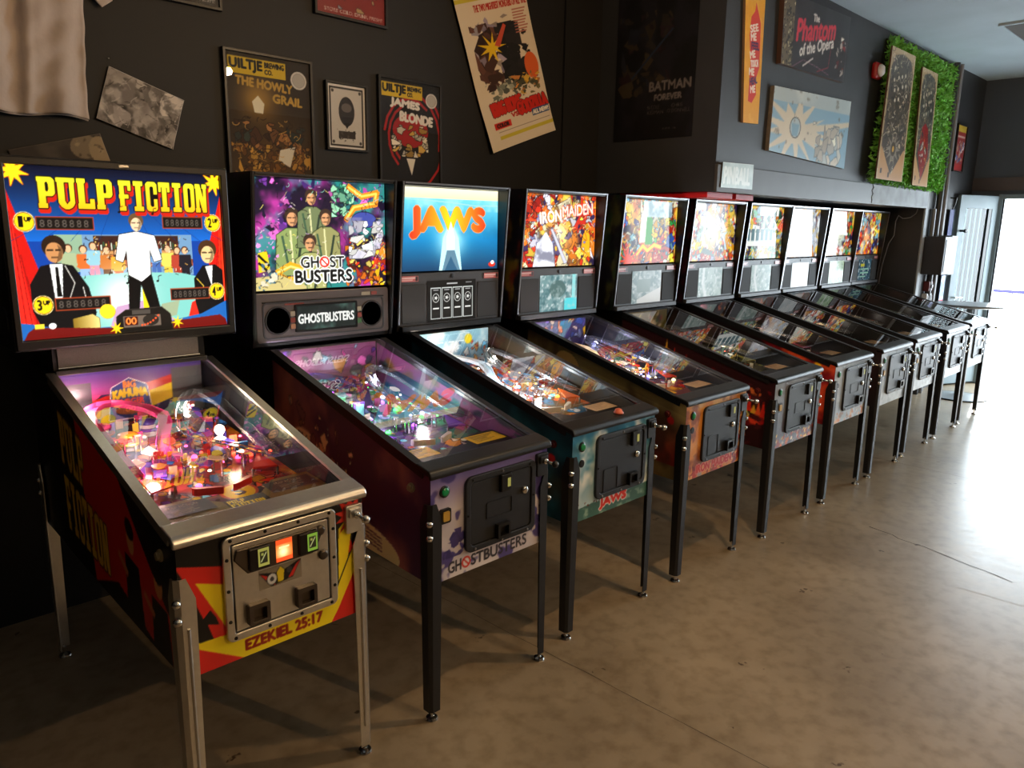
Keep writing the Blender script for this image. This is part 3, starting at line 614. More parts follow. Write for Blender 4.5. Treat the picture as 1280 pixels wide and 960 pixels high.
def cv_fire_front():
    c = Canvas(560, 390, 130, hx('6a6c70')).vgrad(hx('7a7c80'), hx('50525a'), 0, 330).cloud(hx('4a3a4a'), 7, 3, .5, .7, .7)
    return c.busy([hx(h) for h in ('e8702a', 'b8301c', 'f4b85a', '7a2016', 'f0d8c0')], 110, 8, 34, 3, box=(0, 305, 560, 390)).busy([hx(h) for h in ('a85a6a', '7a3a3a', 'b89aa0')], 30, 8, 30, 4, box=(470, 120, 560, 330))
def cv_sheen_front(seed, low, nx=90):  # pale grey print stands in for daylight reflected by dark fronts
    c = Canvas(560, 390, nx, hx('9aa2a8')).cloud(hx('b8c0c4'), 6, seed, .4, .7, .8).cloud(hx('6a7278'), 9, seed+5, .58, .75, .6)
    return c.busy(low, 50, 8, 40, seed, box=(0, 320, 560, 390)) if low else c
# cabinet sides (left = rear, right = front), 1045 x 390
def cv_side(i):
    c = cv_side_(i)
    if i < 6: c.a = np.clip(c.a*(1.9, 3.2, 1.8, 1.6, 2.0, 1.3)[i], 0, 1)  # prints brightened to paint in light missing on the cabinet sides
    return c
def cv_side_(i):
    r = 190 if i < 4 else 110
    if i == 0:
        c = Canvas(1045, 400, 200, hx('0a0808')).poly([(250, 0), (700, 0), (1045, 320), (1045, 400), (900, 400), (560, 330), (330, 400)], hx('7a1410')).poly([(600, 0), (760, 0), (1045, 240), (1045, 300)], hx('140b0a'))
        slab(c, 'PULP', 60, 60, 250, 120, hx('8a6a1c'), hx('1c0f08'), 4); slab(c, 'FICTION', 60, 210, 430, 130, hx('8a6a1c'), hx('1c0f08'), 4)
        for x, y in ((700, 120), (900, 150)):
            c.poly([(x-70, 400), (x-55, y+95), (x+55, y+95), (x+70, 400)], hx('0d0908')).ell(x, y+40, 30, 42, hx('8a5a34')).ell(x, y+12, 34, 28, hx('140a08')).line([(x-50, y+150), (x-110, y+120)], 22, hx('7a4a2c'))
        return c
    if i == 1:
        c = Canvas(1045, 400, r, hx('1b1019')).cloud(hx('3a2420'), 5, 7, .45, .7, .9)
        c.ell(420, 330, 250, 90, hx('6a4a34')).ell(640, 380, 230, 70, hx('7a563c')).ell(250, 220, 120, 70, hx('5a4434')).busy([hx(h) for h in ('5a4632', '3a2a22', '7a6048', '2a1c1c')], 60, 10, 44, 8, box=(120, 80, 620, 330), lw=1.5)
        for k in range(4): c.line([(420+k*6, 300+k*14), (760, 340+k*14)], 5, hx('20141a'))
        return c
    if i == 2: return Canvas(1045, 400, r, hx('0d2a33')).cloud(hx('1c4a56'), 6, 5, .45, .7, .9).cloud(hx('071318'), 4, 15, .5, .7, .8).ell(935, 150, 20, 22, hx('8a1c1c'))
    if i == 3: return Canvas(1045, 400, r, hx('5a4a2c')).vgrad(hx('6a5c36'), hx('701c16'), 60, 330).cloud(hx('2a1a14'), 6, 5, .5, .7, .7).cloud(hx('8a7a4a'), 5, 25, .55, .7, .6, box=(0, 0, 1045, 150)).ell(300, 90, 90, 60, hx('8a6a3a'), line=hx('2a1c10'), lw=4).ell(960, 110, 20, 20, hx('8a1c1c'))
    if i == 4:
        c = Canvas(1045, 400, 170, hx('1c0d10')).busy([hx(h) for h in ('6a1414', '8a2416', '3a0c10', 'b0502a', '2a1014')], 130, 14, 70, 4, box=(250, 60, 1045, 400), spiky=.75)
        for k in range(26): c.poly([(320+k*28, 130+k*4), (340+k*28, 20+(k*37) % 60+k*4), (358+k*28, 130+k*4)], hx(('a8601c', 'c8341c', '7a1c14')[k % 3]))
        return c.line([(760, 180), (800, 260), (770, 300), (830, 340)], 10, hx('c88a4a')).line([(850, 170), (900, 230), (860, 300)], 10, hx('c88a4a'))
    if i == 5: return Canvas(1045, 400, r, hx('5a1018')).cloud(hx('8a1c24'), 5, 5, .45, .7, .9).cloud(hx('c8502a'), 6, 9, .62, .72, .8).poly([(0, 0), (500, 0), (760, 120), (0, 300)], hx('1a1216')).ell(930, 45, 24, 24, hx('e8a01c'))
    return Canvas(1045, 400, 60, hx('1b1a1f')).cloud(hx('2b2a32'), 5, i, .4, .7, .9).cloud(hx('4a2a24'), 4, i+20, .62, .75, .7)
# playfields 500 x 1000 (front at the bottom)
PFPAL = [[hx(h) for h in p.split()] for p in (
    'd8301c f4a01c 3a2f8a e84a8a f4e04a 7a4ab0 c8281c f0c8a0 2a6ab0 ff7a5a', '6a3aa0 2f8a5a d86ab0 3a2a60 f0a03a 8ac0d0 4a4a58 c43a8a e8e0d0', 'e86a2a 3a8ac8 f4c06a d8e8f0 1c4a78 f0a05a 5aa8d8 e8402a',
    'e8401c f4c02a 6a5ab0 fff0d0 3a5aa8 c8281c f0803a 9ab0d8', '8a8a3a 3a6a3a c8c05a 4a3a2a d8402a e8e0c0', '8a2a4a c86a8a 3a2a3a d8b08a e06a2a f0d0a0', '2a2a2e 4a4a50 e0662a 3a8a4a 7a7a80 f0a04a', '2a2e34 4a525c c88a5a e05a2a 6a7078', '22262c 3a424a 5a6a6a 4a8a3a', '2a2e34 505860 6aa06a 8ab08a')]
def cv_playfield(i):
    nx = (170, 130, 120, 110, 80, 70, 60, 50, 44, 40)[i]; pal = PFPAL[i]
    c = Canvas(500, 1000, nx, np.array(pal[2])*.5).cloud(pal[0], 4, i+2, .4, .65, .8).cloud(pal[1], 5, i+30, .5, .7, .8).busy(pal, 150 if i < 4 else 70, 12, 62, i+50, lw=2.5)
    r = np.random.default_rng(i+5)
    for k in range(60 if i < 4 else 25):
        x, y = r.uniform(40, 440), r.uniform(120, 900); col = ((1, .98, .9), hx('ffd83a'), hx('ff5a3a'), pal[3], hx('8af0ff'))[r.integers(5)]
        (c.ell(x, y, 13, 13, col, line=Blk, lw=3) if k % 2 else c.poly([(x, y-26), (x+13, y+8), (x-13, y+8)], col, line=Blk, lw=3))
    if i == 0: c.ell(290, 760, 48, 52, hx('ffd21a'), line=hx('c8401c'), lw=10).text('S', 275, 735, 30, 48, Blk, bold=3).poly([(170, 830), (330, 800), (420, 940), (180, 960)], hx('3f8aa0')).star(320, 890, 26, 60, 9, hx('e0301c'))
    return c
def cv_backpanel(i):
    c = Canvas(500, 200, (150, 90, 80, 70)[i] if i < 4 else 36, np.array(PFPAL[i][2])*.6).busy(PFPAL[i], 40, 14, 60, i+80, lw=2)
    if i == 0:
        c.vgrad(hx('4a3a9a'), hx('a03a7a'), 0, 90).poly([(60, 150), (400, 60), (400, 130), (60, 230)], hx('f4d01c')).poly([(60, 120), (400, 40), (400, 70), (60, 160)], hx('c8281c')).rect(0, 40, 110, 230, hx('4a4a50')).rect(385, 20, 500, 230, hx('5a5a5c'))
        c.poly([(160, 190), (175, 70), (235, 40), (295, 70), (310, 190)], hx('2a3a8a'), line=Wht, lw=3).text('BIG', 215, 50, 42, 24, hx('f08a2a'), bold=2).text('KAHUNA', 178, 78, 118, 30, hx('f4d01c'), bold=3, arc=6).text('BURGER', 190, 116, 92, 22, hx('e8402a'), bold=2).ell(237, 158, 55, 18, hx('a8602a'))
    if i == 2: c.vgrad(hx('8ac0d8'), hx('2a6a98'), 0, 230).cloud(hx('e8f0f0'), 5, 4, .5, .7, .8).ell(360, 50, 26, 26, hx('d8c81a')).busy(PFPAL[2], 20, 10, 34, 5, box=(300, 60, 500, 230), lw=2)
    return c

# ------------------------------------------------------------------ pinball machines
CW = .28                                   # half width of a cabinet
def side_z(y): return .905+.262*(y-.03)    # top edge of the cabinet sides
def pf_pt(u, v, h=0.):                     # point on the playfield: u across, v front to rear, h above it
    return (u, .10+v*1.0, .845+v*.125+h)
RN = random.Random(3)
def leg_mesh(sx, sy, chrome):
    w = .052
    L = [(0, w), (0, .013), (.013, 0), (w, 0), (w, .0045), (.0155, .0045), (.0045, .0155), (.0045, w)]
    mb = MB(); zt, zb = .80, .034
    out = []
    # (z, scale): slightly narrower towards the foot, cut back at the head
    for z, k, cut in ((zb, .80, 0), (.70, 1., 0), (.74, 1., 0), (zt, 1., .022)):
        for x, y in L:
            x2, y2 = x*k, y*k
            if cut: x2, y2 = min(x2, w-cut), min(y2, w-cut)
            out.append((sx*(x2-(CW+.012)), (y2+.006) if sy < 0 else (1.325-y2), z))
    n = 8; fs = [(j*n+i, j*n+(i+1) % n, (j+1)*n+(i+1) % n, (j+1)*n+i) for j in range(3) for i in range(n)]+[tuple(range(n)), tuple(range(4*n-1, 3*n-1, -1))]
    mb.add(out, fs)
    if chrome:   # pressed ribs on the steel legs
        y = .004 if sy < 0 else 1.327
        mb.tube([(sx*(.026-(CW+.012)), y, .11), (sx*(.028-(CW+.012)), y, .66)], .004, 6)
    return mb
def add_legs(t, i):
    chrome = i == 0; m = M_STEEL if chrome else M_BLKMET
    for sx in (1, -1):
        for sy in (-1, 1):
            S = -sx
            lg = cached(('leg', sx, sy, chrome), lambda: leg_mesh(sx, sy, chrome), 'leg', m, t)
            cx = -sx*(CW+.012)+sx*.018; cy = .024 if sy < 0 else 1.307
            cached(('foot', sx, sy), lambda: MB().lathe([(.006, .01), (.006, .05)], (cx, cy, 0), n=10).lathe([(.021, .0), (.023, .004), (.020, .010), (.008, .014), (.008, .018)], (cx, cy, 0), n=18), 'leveler_foot', M_CHROME, lg)
            for z in (.735, .685):
                k = -sx*(CW+.008); yy = .012 if sy < 0 else 1.319; d = Vector((-sx, -1 if sy < 0 else 1, 0)).normalized()
                p = Vector((k, yy, z))
                cached(('bolt', sx, sy, z), lambda: MB().tube([p-d*.004, p+d*.004, p+d*.010, p+d*.013], [.012, .012, .009, .003], 12), 'leg_bolt', M_CHROME, lg, smooth=True)
def add_body(t, i):
    sp = [(.016, .512), (.016, .892), (1.06, 1.172), (1.33, 1.19), (1.33, .565)]
    mb = MB().prism(sp, -CW, -CW+.018, 'x').prism(sp, CW-.018, CW, 'x').box(-CW+.018, CW-.018, .016, .034, .512, .892)
    mb.prism([(.034, .512), (1.33, .563), (1.33, .585), (.034, .534)], -CW+.018, CW-.018, 'x').box(-CW+.018, CW-.018, 1.312, 1.33, .565, 1.19)
    cached(('body',), lambda: mb, 'cabinet_body', M_BLK, t)
    c = cv_side(i); m = M_PRINT
    for s in (-1, 1):
        x = s*(CW+.0008); a, b = ((1.06, 1.172, .550), (.0165, .892, .5125))
        rear_t, front_t, front_b, rear_b = (x, a[0], a[1]-.002), (x, b[0], b[1]-.002), (x, b[0], b[2]), (x, a[0], a[2])
        if s < 0: me = art('side_artwork', c, (rear_t, front_t, front_b, rear_b), m, t)
        else:
            cc = Canvas(c.W, c.H, max(30, c.nx//3)); cc.a[:] = 0; cc = c if i < 0 else cc
            k = c.out(); cc.SS = 1; cc.a = k[:, ::-1][::3, ::3]; cc.ny, cc.nx = cc.a.shape[:2]
            art('side_artwork', cc, (front_t, rear_t, rear_b, front_b), m, t)
    fc = (cv_pf_front, cv_gb_front, cv_jaws_front, cv_maiden_front, cv_fire_front)[i]() if i < 5 else cv_sheen_front(i, [hx(h) for h in ('c8702a', 'e0a060', '8a5a3a', 'b8b0a8')] if i == 5 else None)
    art('front_artwork', fc, ((-CW, .0152, .892), (CW, .0152, .892), (CW, .0152, .5125), (-CW, .0152, .5125)), m, t)
    steel = i == 0
    for s in (-1, 1):
        def rail():
            return MB().beam((s*(CW-.006), .05, side_z(.05)+.004), (s*(CW-.006), 1.06, side_z(1.06)+.004), .030, .010).beam((s*(CW+.003), .05, side_z(.05)-.012), (s*(CW+.003), 1.06, side_z(1.06)-.012), .004, .034)
        cached(('rail', s), rail, 'side_rail', M_STEEL if steel else M_BLKMET, t)
    def bar():
        mb = MB(); pr = [(.0, .898), (.004, .886), (.014, .886), (.016, .898), (.085, .914), (.088, .925), (.080, .930), (.018, .918), (.006, .912)]
        out = rrect(0, 0, 2*(CW+.011), .5, .03)
        mb.prism(pr, -CW-.010, CW+.010, 'x')
        return mb
    cached(('bar',), bar, 'lockdown_bar', M_STEEL if steel else M_BLKTRIM, t, bevel=.004)
    if i == 2: MB().lathe([(.022, 0), (.022, .006), (.017, .010), (.015, .018), (.006, .022), (.001, .022)], (.05, .045, .922), n=20).build('action_button', mat('orange_button', (.85, .42, .3), .3), t, smooth=True)
    # glass over the playfield
    g0, g1 = (.088, .921), (1.062, 1.178)
    cached(('glass',), lambda: MB().prism([g0, g1, (g1[0], g1[1]+.004), (g0[0], g0[1]+.004)], -CW+.014, CW-.014, 'x'), 'playfield_glass', M_PFGLASS, t)
    # flipper buttons on the sides
    for s in (-1, 1):
        cached(('flip', s), lambda: MB().lathe([(.017, 0), (.017, s*.006), (.012, s*.008), (.011, s*.014), (.004, s*.015)], (s*(CW+.001), .115, .835), 'x', 18), 'flipper_button', mat('cream_button', (.62, .55, .42), .4) if i < 2 else mat('orange_side_button', (.85, .5, .1), .4) if i == 5 else mat('dark_red_button', (.32, .08, .07), .4), t)
def add_coin_door_black(t, i):
    cx, cz, w, h = .037, .722, .345, .278
    d = cached(('door',), lambda: MB().ring(rrect(cx, cz, w, h, .03), rrect(cx, cz, w-.045, h-.045, .016), .002, .0148), 'coin_door', M_BLKMET, t, bevel=.003)
    cached(('panel',), lambda: MB().prism(rrect(cx, cz, w-.05, h-.05, .014), .006, .0148), 'door_panel', M_BLKMET, d, bevel=.002)
    if i == 1 or i >= 4:
        rx, rz, rw, rh = cx-.012, cz-.005, .125, .062
    else: rx, rz, rw, rh = cx-.075, cz-.065, .095, .10
    cached(('ridge', rx), lambda: MB().ring(rrect(rx, rz, rw, rh, .006), rrect(rx, rz, rw-.005, rh-.005, .004), .0035, .0062), 'pressed_outline', M_BLKMET, d)
    sx, sz = (cx+.012, cz+.085) if i == 1 else (cx+.082, cz+.088)
    cached(('slot', sx), lambda: MB().box(sx-.026, sx+.026, -.008, .006, sz-.032, sz+.032), 'coin_slot', M_BLK, d, bevel=.003)
    cached(('price', sx), lambda: MB().box(sx+.003, sx+.017, -.0095, -.008, sz-.016, sz+.016), 'price_window', mat('lit_price_card', (.6, .6, .3), .4, emit=(.62, .62, .34), estr=.5), d)
    rx2 = cx+.0 if i == 1 else cx+.075
    cached(('return', rx2), lambda: MB().ring(rrect(rx2, cz-.092, .062, .056, .004, 2), rrect(rx2, cz-.092, .042, .034, .002, 2), -.012, .006).box(rx2-.02, rx2+.02, .004, .006, cz-.11, cz-.075), 'coin_return', M_BLK, d)
    kx = cx+.115 if i == 1 else cx+.105
    kz = cz+.03 if i == 1 else cz+.01
    cached(('lock', kx), lambda: MB().lathe([(.015, 0), (.015, -.006), (.010, -.010), (.004, -.0105)], (kx, .006, kz), 'y', 18), 'lock', M_CHROME, d, smooth=True)
    for bx, bz in ((-.14, .125), (0, .13), (.14, .125), (-.162, 0), (.162, 0), (0, -.13), (-.13, -.128), (.13, -.128)):
        cached(('dbolt', bx, bz), lambda: MB().lathe([(.005, 0), (.004, -.003), (.001, -.0035)], (cx+bx, .002, cz+bz), 'y', 8), 'door_bolt', M_SILVER if bz < 0 or bx == 0 else M_BLK, d)
    # start button
    b = cached(('start',), lambda: MB().lathe([(.021, 0), (.021, -.004), (.016, -.006)], (-.222, .0148, .833), 'y', 20), 'start_button', M_BLK, t)
    cached(('startcap',), lambda: MB().lathe([(.0145, -.004), (.0145, -.008), (.010, -.0105), (.001, -.011)], (-.222, .0148, .833), 'y', 20), 'button_cap', mat('green_cap', (.05, .42, .22), .3, emit=(.05, .5, .25), estr=.15), b)
    if i in (1, 4, 6, 7):
        a = cached(('action',), lambda: MB().prism(rrect(-.222, .748, .046, .052, .008), .006, .0148), 'action_button', M_BLK, t)
        cached(('actioncap',), lambda: MB().prism(rrect(-.222, .748, .028, .034, .005), .002, .006), 'button_cap', mat('amber_cap', (.75, .58, .2), .4), a)
    else:
        cached(('jack',), lambda: MB().lathe([(.016, 0), (.016, -.003), (.011, -.004)], (-.222, .0148, .762), 'y', 18), 'headphone_jack', M_BLK, t)
def add_plunger(t, i):
    x, z = .243, .838
    m = M_STEEL if i == 0 else M_BLKMET
    p = cached(('plate', i == 0), lambda: MB().prism(rrect(x, z-.008, .056, .088, .006), .0, .0148).prism(rrect(x, z+.012, .04, .03, .006), -.008, 0), 'plunger_plate', m, t, bevel=.002)
    cached(('rod',), lambda: MB().lathe([(.0055, 0), (.0055, -.05)], (x, -.004, z+.008), 'y', 12).lathe([(.011, -.006), (.011, -.014), (.007, -.016)], (x, -.004, z+.008), 'y', 14), 'plunger_rod', M_CHROME, p, smooth=True)
    cached(('knob', i in (0, 2)), lambda: MB().lathe([(.004, 0), (.011, -.004), (.0135, -.011), (.012, -.018), (.006, -.023), (.001, -.024)], (x, -.05, z+.008), 'y', 16), 'plunger_knob', M_CHROME if i != 1 else M_BLK, p, smooth=True)
def add_playfield(t, i):
    pal = PFPAL[i]; near = i < 4; rr = random.Random(40+i)
    art('playfield', cv_playfield(i), (pf_pt(-.257, 1), pf_pt(.257, 1), pf_pt(.257, 0), pf_pt(-.257, 0)), art_mat('playfield_print', rough=.25), t)
    art('back_panel', cv_backpanel(i), ((-.255, 1.092, 1.165), (.255, 1.092, 1.165), (.255, 1.092, .968), (-.255, 1.092, .968)), M_PRINT, t)
    if near:
        # art blades on the inner sides
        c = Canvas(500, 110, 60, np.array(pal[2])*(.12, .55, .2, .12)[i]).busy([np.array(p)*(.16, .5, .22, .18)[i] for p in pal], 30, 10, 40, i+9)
        for s in (-1, 1):
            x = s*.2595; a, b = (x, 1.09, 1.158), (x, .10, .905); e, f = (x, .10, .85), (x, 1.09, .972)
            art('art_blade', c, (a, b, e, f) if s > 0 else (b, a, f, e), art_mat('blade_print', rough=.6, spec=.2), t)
    def pm(k): return mat('plastic_%d_%d' % (i, k), pal[k % len(pal)], .25, coat=.3)
    # apron with instruction cards
    def apz(y): return .888+(y-.09)*.07
    P = [(-.255, .09), (.255, .09), (.255, .30), (.13, .30), (.06, .225), (-.06, .225), (-.13, .30), (-.255, .30)]
    n_ = len(P); ap = MB().add([(x, y, apz(y)-.012) for x, y in P]+[(x, y, apz(y)) for x, y in P], [tuple(range(n_)), tuple(range(2*n_-1, n_-1, -1))]+[(j, j+n_, (j+1) % n_+n_, (j+1) % n_) for j in range(n_)]).build('apron', mat('apron_dark', (.10, .085, .08), .4) if i else mat('apron_gold', (.45, .37, .08), .4), t)
    for s, yy in ((-1, .135), (1, .135)):
        if i == 0:
            cc = Canvas(150, 62, 60, hx('14100c')); cc.rect(2, 2, 148, 60, hx('5a5048')).rect(4, 4, 146, 58, hx('14100c'))
            cc.text('PULP FICTION', 34, 8, 82, 12, hx('d8c8a0'), bold=.6)
            for k in range(4): cc.rect(36, 26+k*7, 114-(k*17) % 30, 29+k*7, hx('8a7a60'))
        else:
            yel = i in (1,) or (i == 3 and s < 0)
            cc = Canvas(150, 62, 40, hx('e8b81a') if yel else (hx('d8b48a') if s > 0 else hx('4a4438')))
            for k in range(5): cc.rect(18, 10+k*9, 132-(k*23) % 50, 13+k*9, hx('3a2a10') if yel else hx('a88a68'))
        art('instruction_card', cc, ((s*.165-.078, .278, apz(.278)+.0015), (s*.165+.078, .278, apz(.278)+.0015), (s*.165+.078, .195, apz(.195)+.0015), (s*.165-.078, .195, apz(.195)+.0015)), art_mat('card_print', rough=.5), ap)
    if i == 0:
        cc = Canvas(110, 60, 60, hx('14100c')); slab(cc, 'PULP', 6, 6, 46, 22, Yel, Blk, 1); slab(cc, 'FICTION', 6, 31, 90, 22, Yel, Blk, 1)
        art('apron_logo', cc, ((-.062, .222, apz(.222)+.0015), (.062, .222, apz(.222)+.0015), (.062, .155, apz(.155)+.0015), (-.062, .155, apz(.155)+.0015)), art_mat('card_print'), ap)
    # flippers and slingshots
    for s in (-1, 1):
        a = math.radians(28); L = .075; p0 = pf_pt(s*.085, .255); 
        pts = [(-.011, -.0), (-.008, -.009), (0, -.012), (L, -.007), (L+.005, 0), (L, .007), (0, .012), (-.008, .009)]
        ca, sa = math.cos(a), math.sin(a)
        fl = MB().prism([(p0[0]-s*(x*ca)+0*y, p0[1]-(x*sa)+y*1.0) for x, y in pts], p0[2]+.012, p0[2]+.034, 'z').build('flipper', mat('flipper_%d' % i, (.9, .88, .82) if i else (.85, .15, .1), .35), t)
        q = [(s*.20, .29), (s*.20, .43), (s*.125, .31)]
        P = [pf_pt(u, v) for u, v in q]
        sl = MB().add([(*p[:2], p[2]+h) for h in (.028, .034) for p in P], [(0, 1, 2), (5, 4, 3), (0, 1, 4, 3), (1, 2, 5, 4), (2, 0, 3, 5)]).build('slingshot', pm(0), t)
        for p in P: MB().lathe([(.005, 0), (.005, .028)], p, n=8).build('post', M_CHROME, sl)
    # pop bumpers
    for k, (u, v) in enumerate(((-.12, .72), (-.02, .82), (-.17, .84)) if i % 2 == 0 else ((.05, .76), (.14, .84), (.0, .88))):
        c = pf_pt(u, v)
        b = MB().lathe([(.030, 0), (.030, .012), (.026, .016), (.026, .042)], c, n=18).build('pop_bumper', mat('bumper_white', (.85, .83, .78), .35), t)
        MB().lathe([(.034, .042), (.036, .046), (.030, .056), (.012, .060), (.001, .060)], c, n=18).build('bumper_cap', pm(k+1), b, smooth=True)
        MB().lathe([(.044, .020), (.046, .024), (.044, .027), (.036, .027)], c, n=18).build('bumper_skirt', pm(k+4), b)
    # raised plastics on posts
    for k in range(64 if i == 0 else 50 if near else 14):
        u, v = rr.uniform(-.22, .22), rr.uniform(.38, .97); h = rr.uniform(.018, .06); n = rr.randint(4, 7); R = rr.uniform(.010, .036)
        a0 = rr.random()*6; pts = [(u+R*rr.uniform(.6, 1)*math.cos(a0+6.283*j/n), v+R*1.2*rr.uniform(.6, 1)*math.sin(a0+6.283*j/n)) for j in range(n)]
        pts = [(max(-.25, min(.25, a)), max(.26, min(.985, b))) for a, b in pts]
        tilt = rr.uniform(-.25, .25)
        vs = [pf_pt(a, b, h+(b-v)*tilt+e) for e in (0, .003) for a, b in pts]
        pl = MB().add(vs, [tuple(range(n)), tuple(range(2*n-1, n-1, -1))]+[(j, j+n, (j+1) % n+n, (j+1) % n) for j in range(n)]).build('plastic', pm(k), t)
        for e in (0, n//2): MB().lathe([(.0035, 0), (.0035, h)], pf_pt(*((pts[e][0]*.8+u*.2), (pts[e][1]*.8+v*.2))), n=6).build('post', M_CHROME, pl)
    # standing targets and toys
    for k in range(22 if near else 5):
        u, v = rr.uniform(-.2, .2), rr.uniform(.42, .94); c = pf_pt(u, v); a = rr.uniform(-.8, .8); w = rr.uniform(.008, .026); h = rr.uniform(.02, .065)
        d = Vector((math.cos(a), math.sin(a), 0))*w
        MB().beam((c[0]-d.x, c[1]-d.y, c[2]+h/2), (c[0]+d.x, c[1]+d.y, c[2]+h/2), .006, h).build('target', pm(k+2), t, bevel=.0015)
    if i == 0: MB().lathe([(.02, -.03), (.006, -.02), (.012, -.012), (.018, 0), (.015, .012), (.008, .018), (.0005, .02)], pf_pt(.125, .55, .08), n=18).build('flasher_dome', mat('white_flasher', (1, .95, .85), .3, emit=(1, .93, .8), estr=4.), t, smooth=True)
    # ramps: clear-sided troughs and wire rails
    def path(pts, n=18):
        P = [Vector(pf_pt(*p)) for p in pts]; out = []
        for j in range(n+1):
            s = j/n*(len(P)-1); a = min(int(s), len(P)-2); f = s-a
            p0, p1, p2, p3 = P[max(a-1, 0)], P[a], P[a+1], P[min(a+2, len(P)-1)]
            out.append(.5*((2*p1)+(-p0+p2)*f+(2*p0-5*p1+4*p2-p3)*f*f+(-p0+3*p1-3*p2+p3)*f**3))
        return out
    r1 = path([(-.08+.04*(i % 3), .42, .004), (-.05, .6, .03), (.02, .78, .07), (-.1, .93, .085), (-.2, .85, .08), (-.215, .6, .06), (-.215, .36, .045)])
    r2 = path([(.10, .45, .004), (.12, .62, .03), (.10, .8, .075), (.2, .93, .085), (.235, .8, .08), (.225, .55, .06), (.215, .34, .045)])
    for r, rm in ((r1, pm(3)), (r2, mat('clear_ramp', (.75, .78, .8), .1, trans=.8))):
        mb = MB(); n = len(r); vs = []
        for j, p in enumerate(r):
            d = (r[min(j+1, n-1)]-r[max(j-1, 0)]); a = Vector((-d.y, d.x, 0)).normalized()
            vs += [p+a*.022+Vector((0, 0, .018)), p+a*.02, p-a*.02, p-a*.022+Vector((0, 0, .018))]
        mb.add(vs, [(j*4+q, j*4+q+1, j*4+q+5, j*4+q+4) for j in range(n-1) for q in range(3)])
        o = mb.build('ramp', rm, t); so = o.modifiers.new('thick', 'SOLIDIFY'); so.thickness = .002
    for s in (-.013, .013):
        w = [p+Vector((s, 0, .012)) for p in path([(.18, .93, .09), (.05, .7, .1), (.0, .5, .095), (.12, .36, .075), (.205, .30, .05)], 22)]
        MB().tube(w, .0022, 6).build('wire_rail', M_CHROME, t)
    # lamps: lit bulbs and inserts of the machine
    BR = (3.4, 3.4, 5.0, 4.4, 1.2, 1.3, .9, .7, .5, .5)[i]
    cols = {0: ((1, .25, .15), (1, .8, .5), (1, .3, .55), (1, .9, .75)), 1: ((.75, .35, 1), (1, .95, .9), (.3, 1, .4), (.8, .8, 1)), 2: ((1, .55, .2), (.85, .95, 1), (.4, .7, 1), (1, .9, .8)), 3: ((1, .6, .25), (.8, .85, 1), (1, .9, .6), (.5, .5, 1))}.get(i, ((1, .75, .5), (1, .4, .3), (.9, .95, 1), (1, .9, .8)))
    for k in range(46 if near else 8):
        u, v = rr.uniform(-.22, .22), rr.uniform(.30, .97); h = rr.choice((.002, .002, .03, .05)); col = cols[rr.randrange(4)]; R = .006 if h > .01 else .011
        m = mat('lamp_%d_%d' % (i, cols.index(col)), col, .3, emit=col, estr=BR*1.6)
        MB().lathe([(R, 0), (R*.9, R*.5), (R*.5, R*.9), (.0005, R)], pf_pt(u, v, h), n=10).build('lamp', m, t, smooth=True)
    for k, (u, v, h) in enumerate(((-.17, .36, .055), (.16, .50, .075), (-.10, .62, .085), (.12, .80, .10), (-.18, .90, .11)) if near else ((.1, .45, .09), (-.1, .85, .12))):
        p = pf_pt(u, v, h)
        lb = light('playfield_lamp_light', 'POINT', p, BR*(.42 if near else .3), cols[k % 4] if k % 2 else tuple(.5+.5*c for c in cols[k % 4]), shadow_soft_size=.02); lb.parent = t
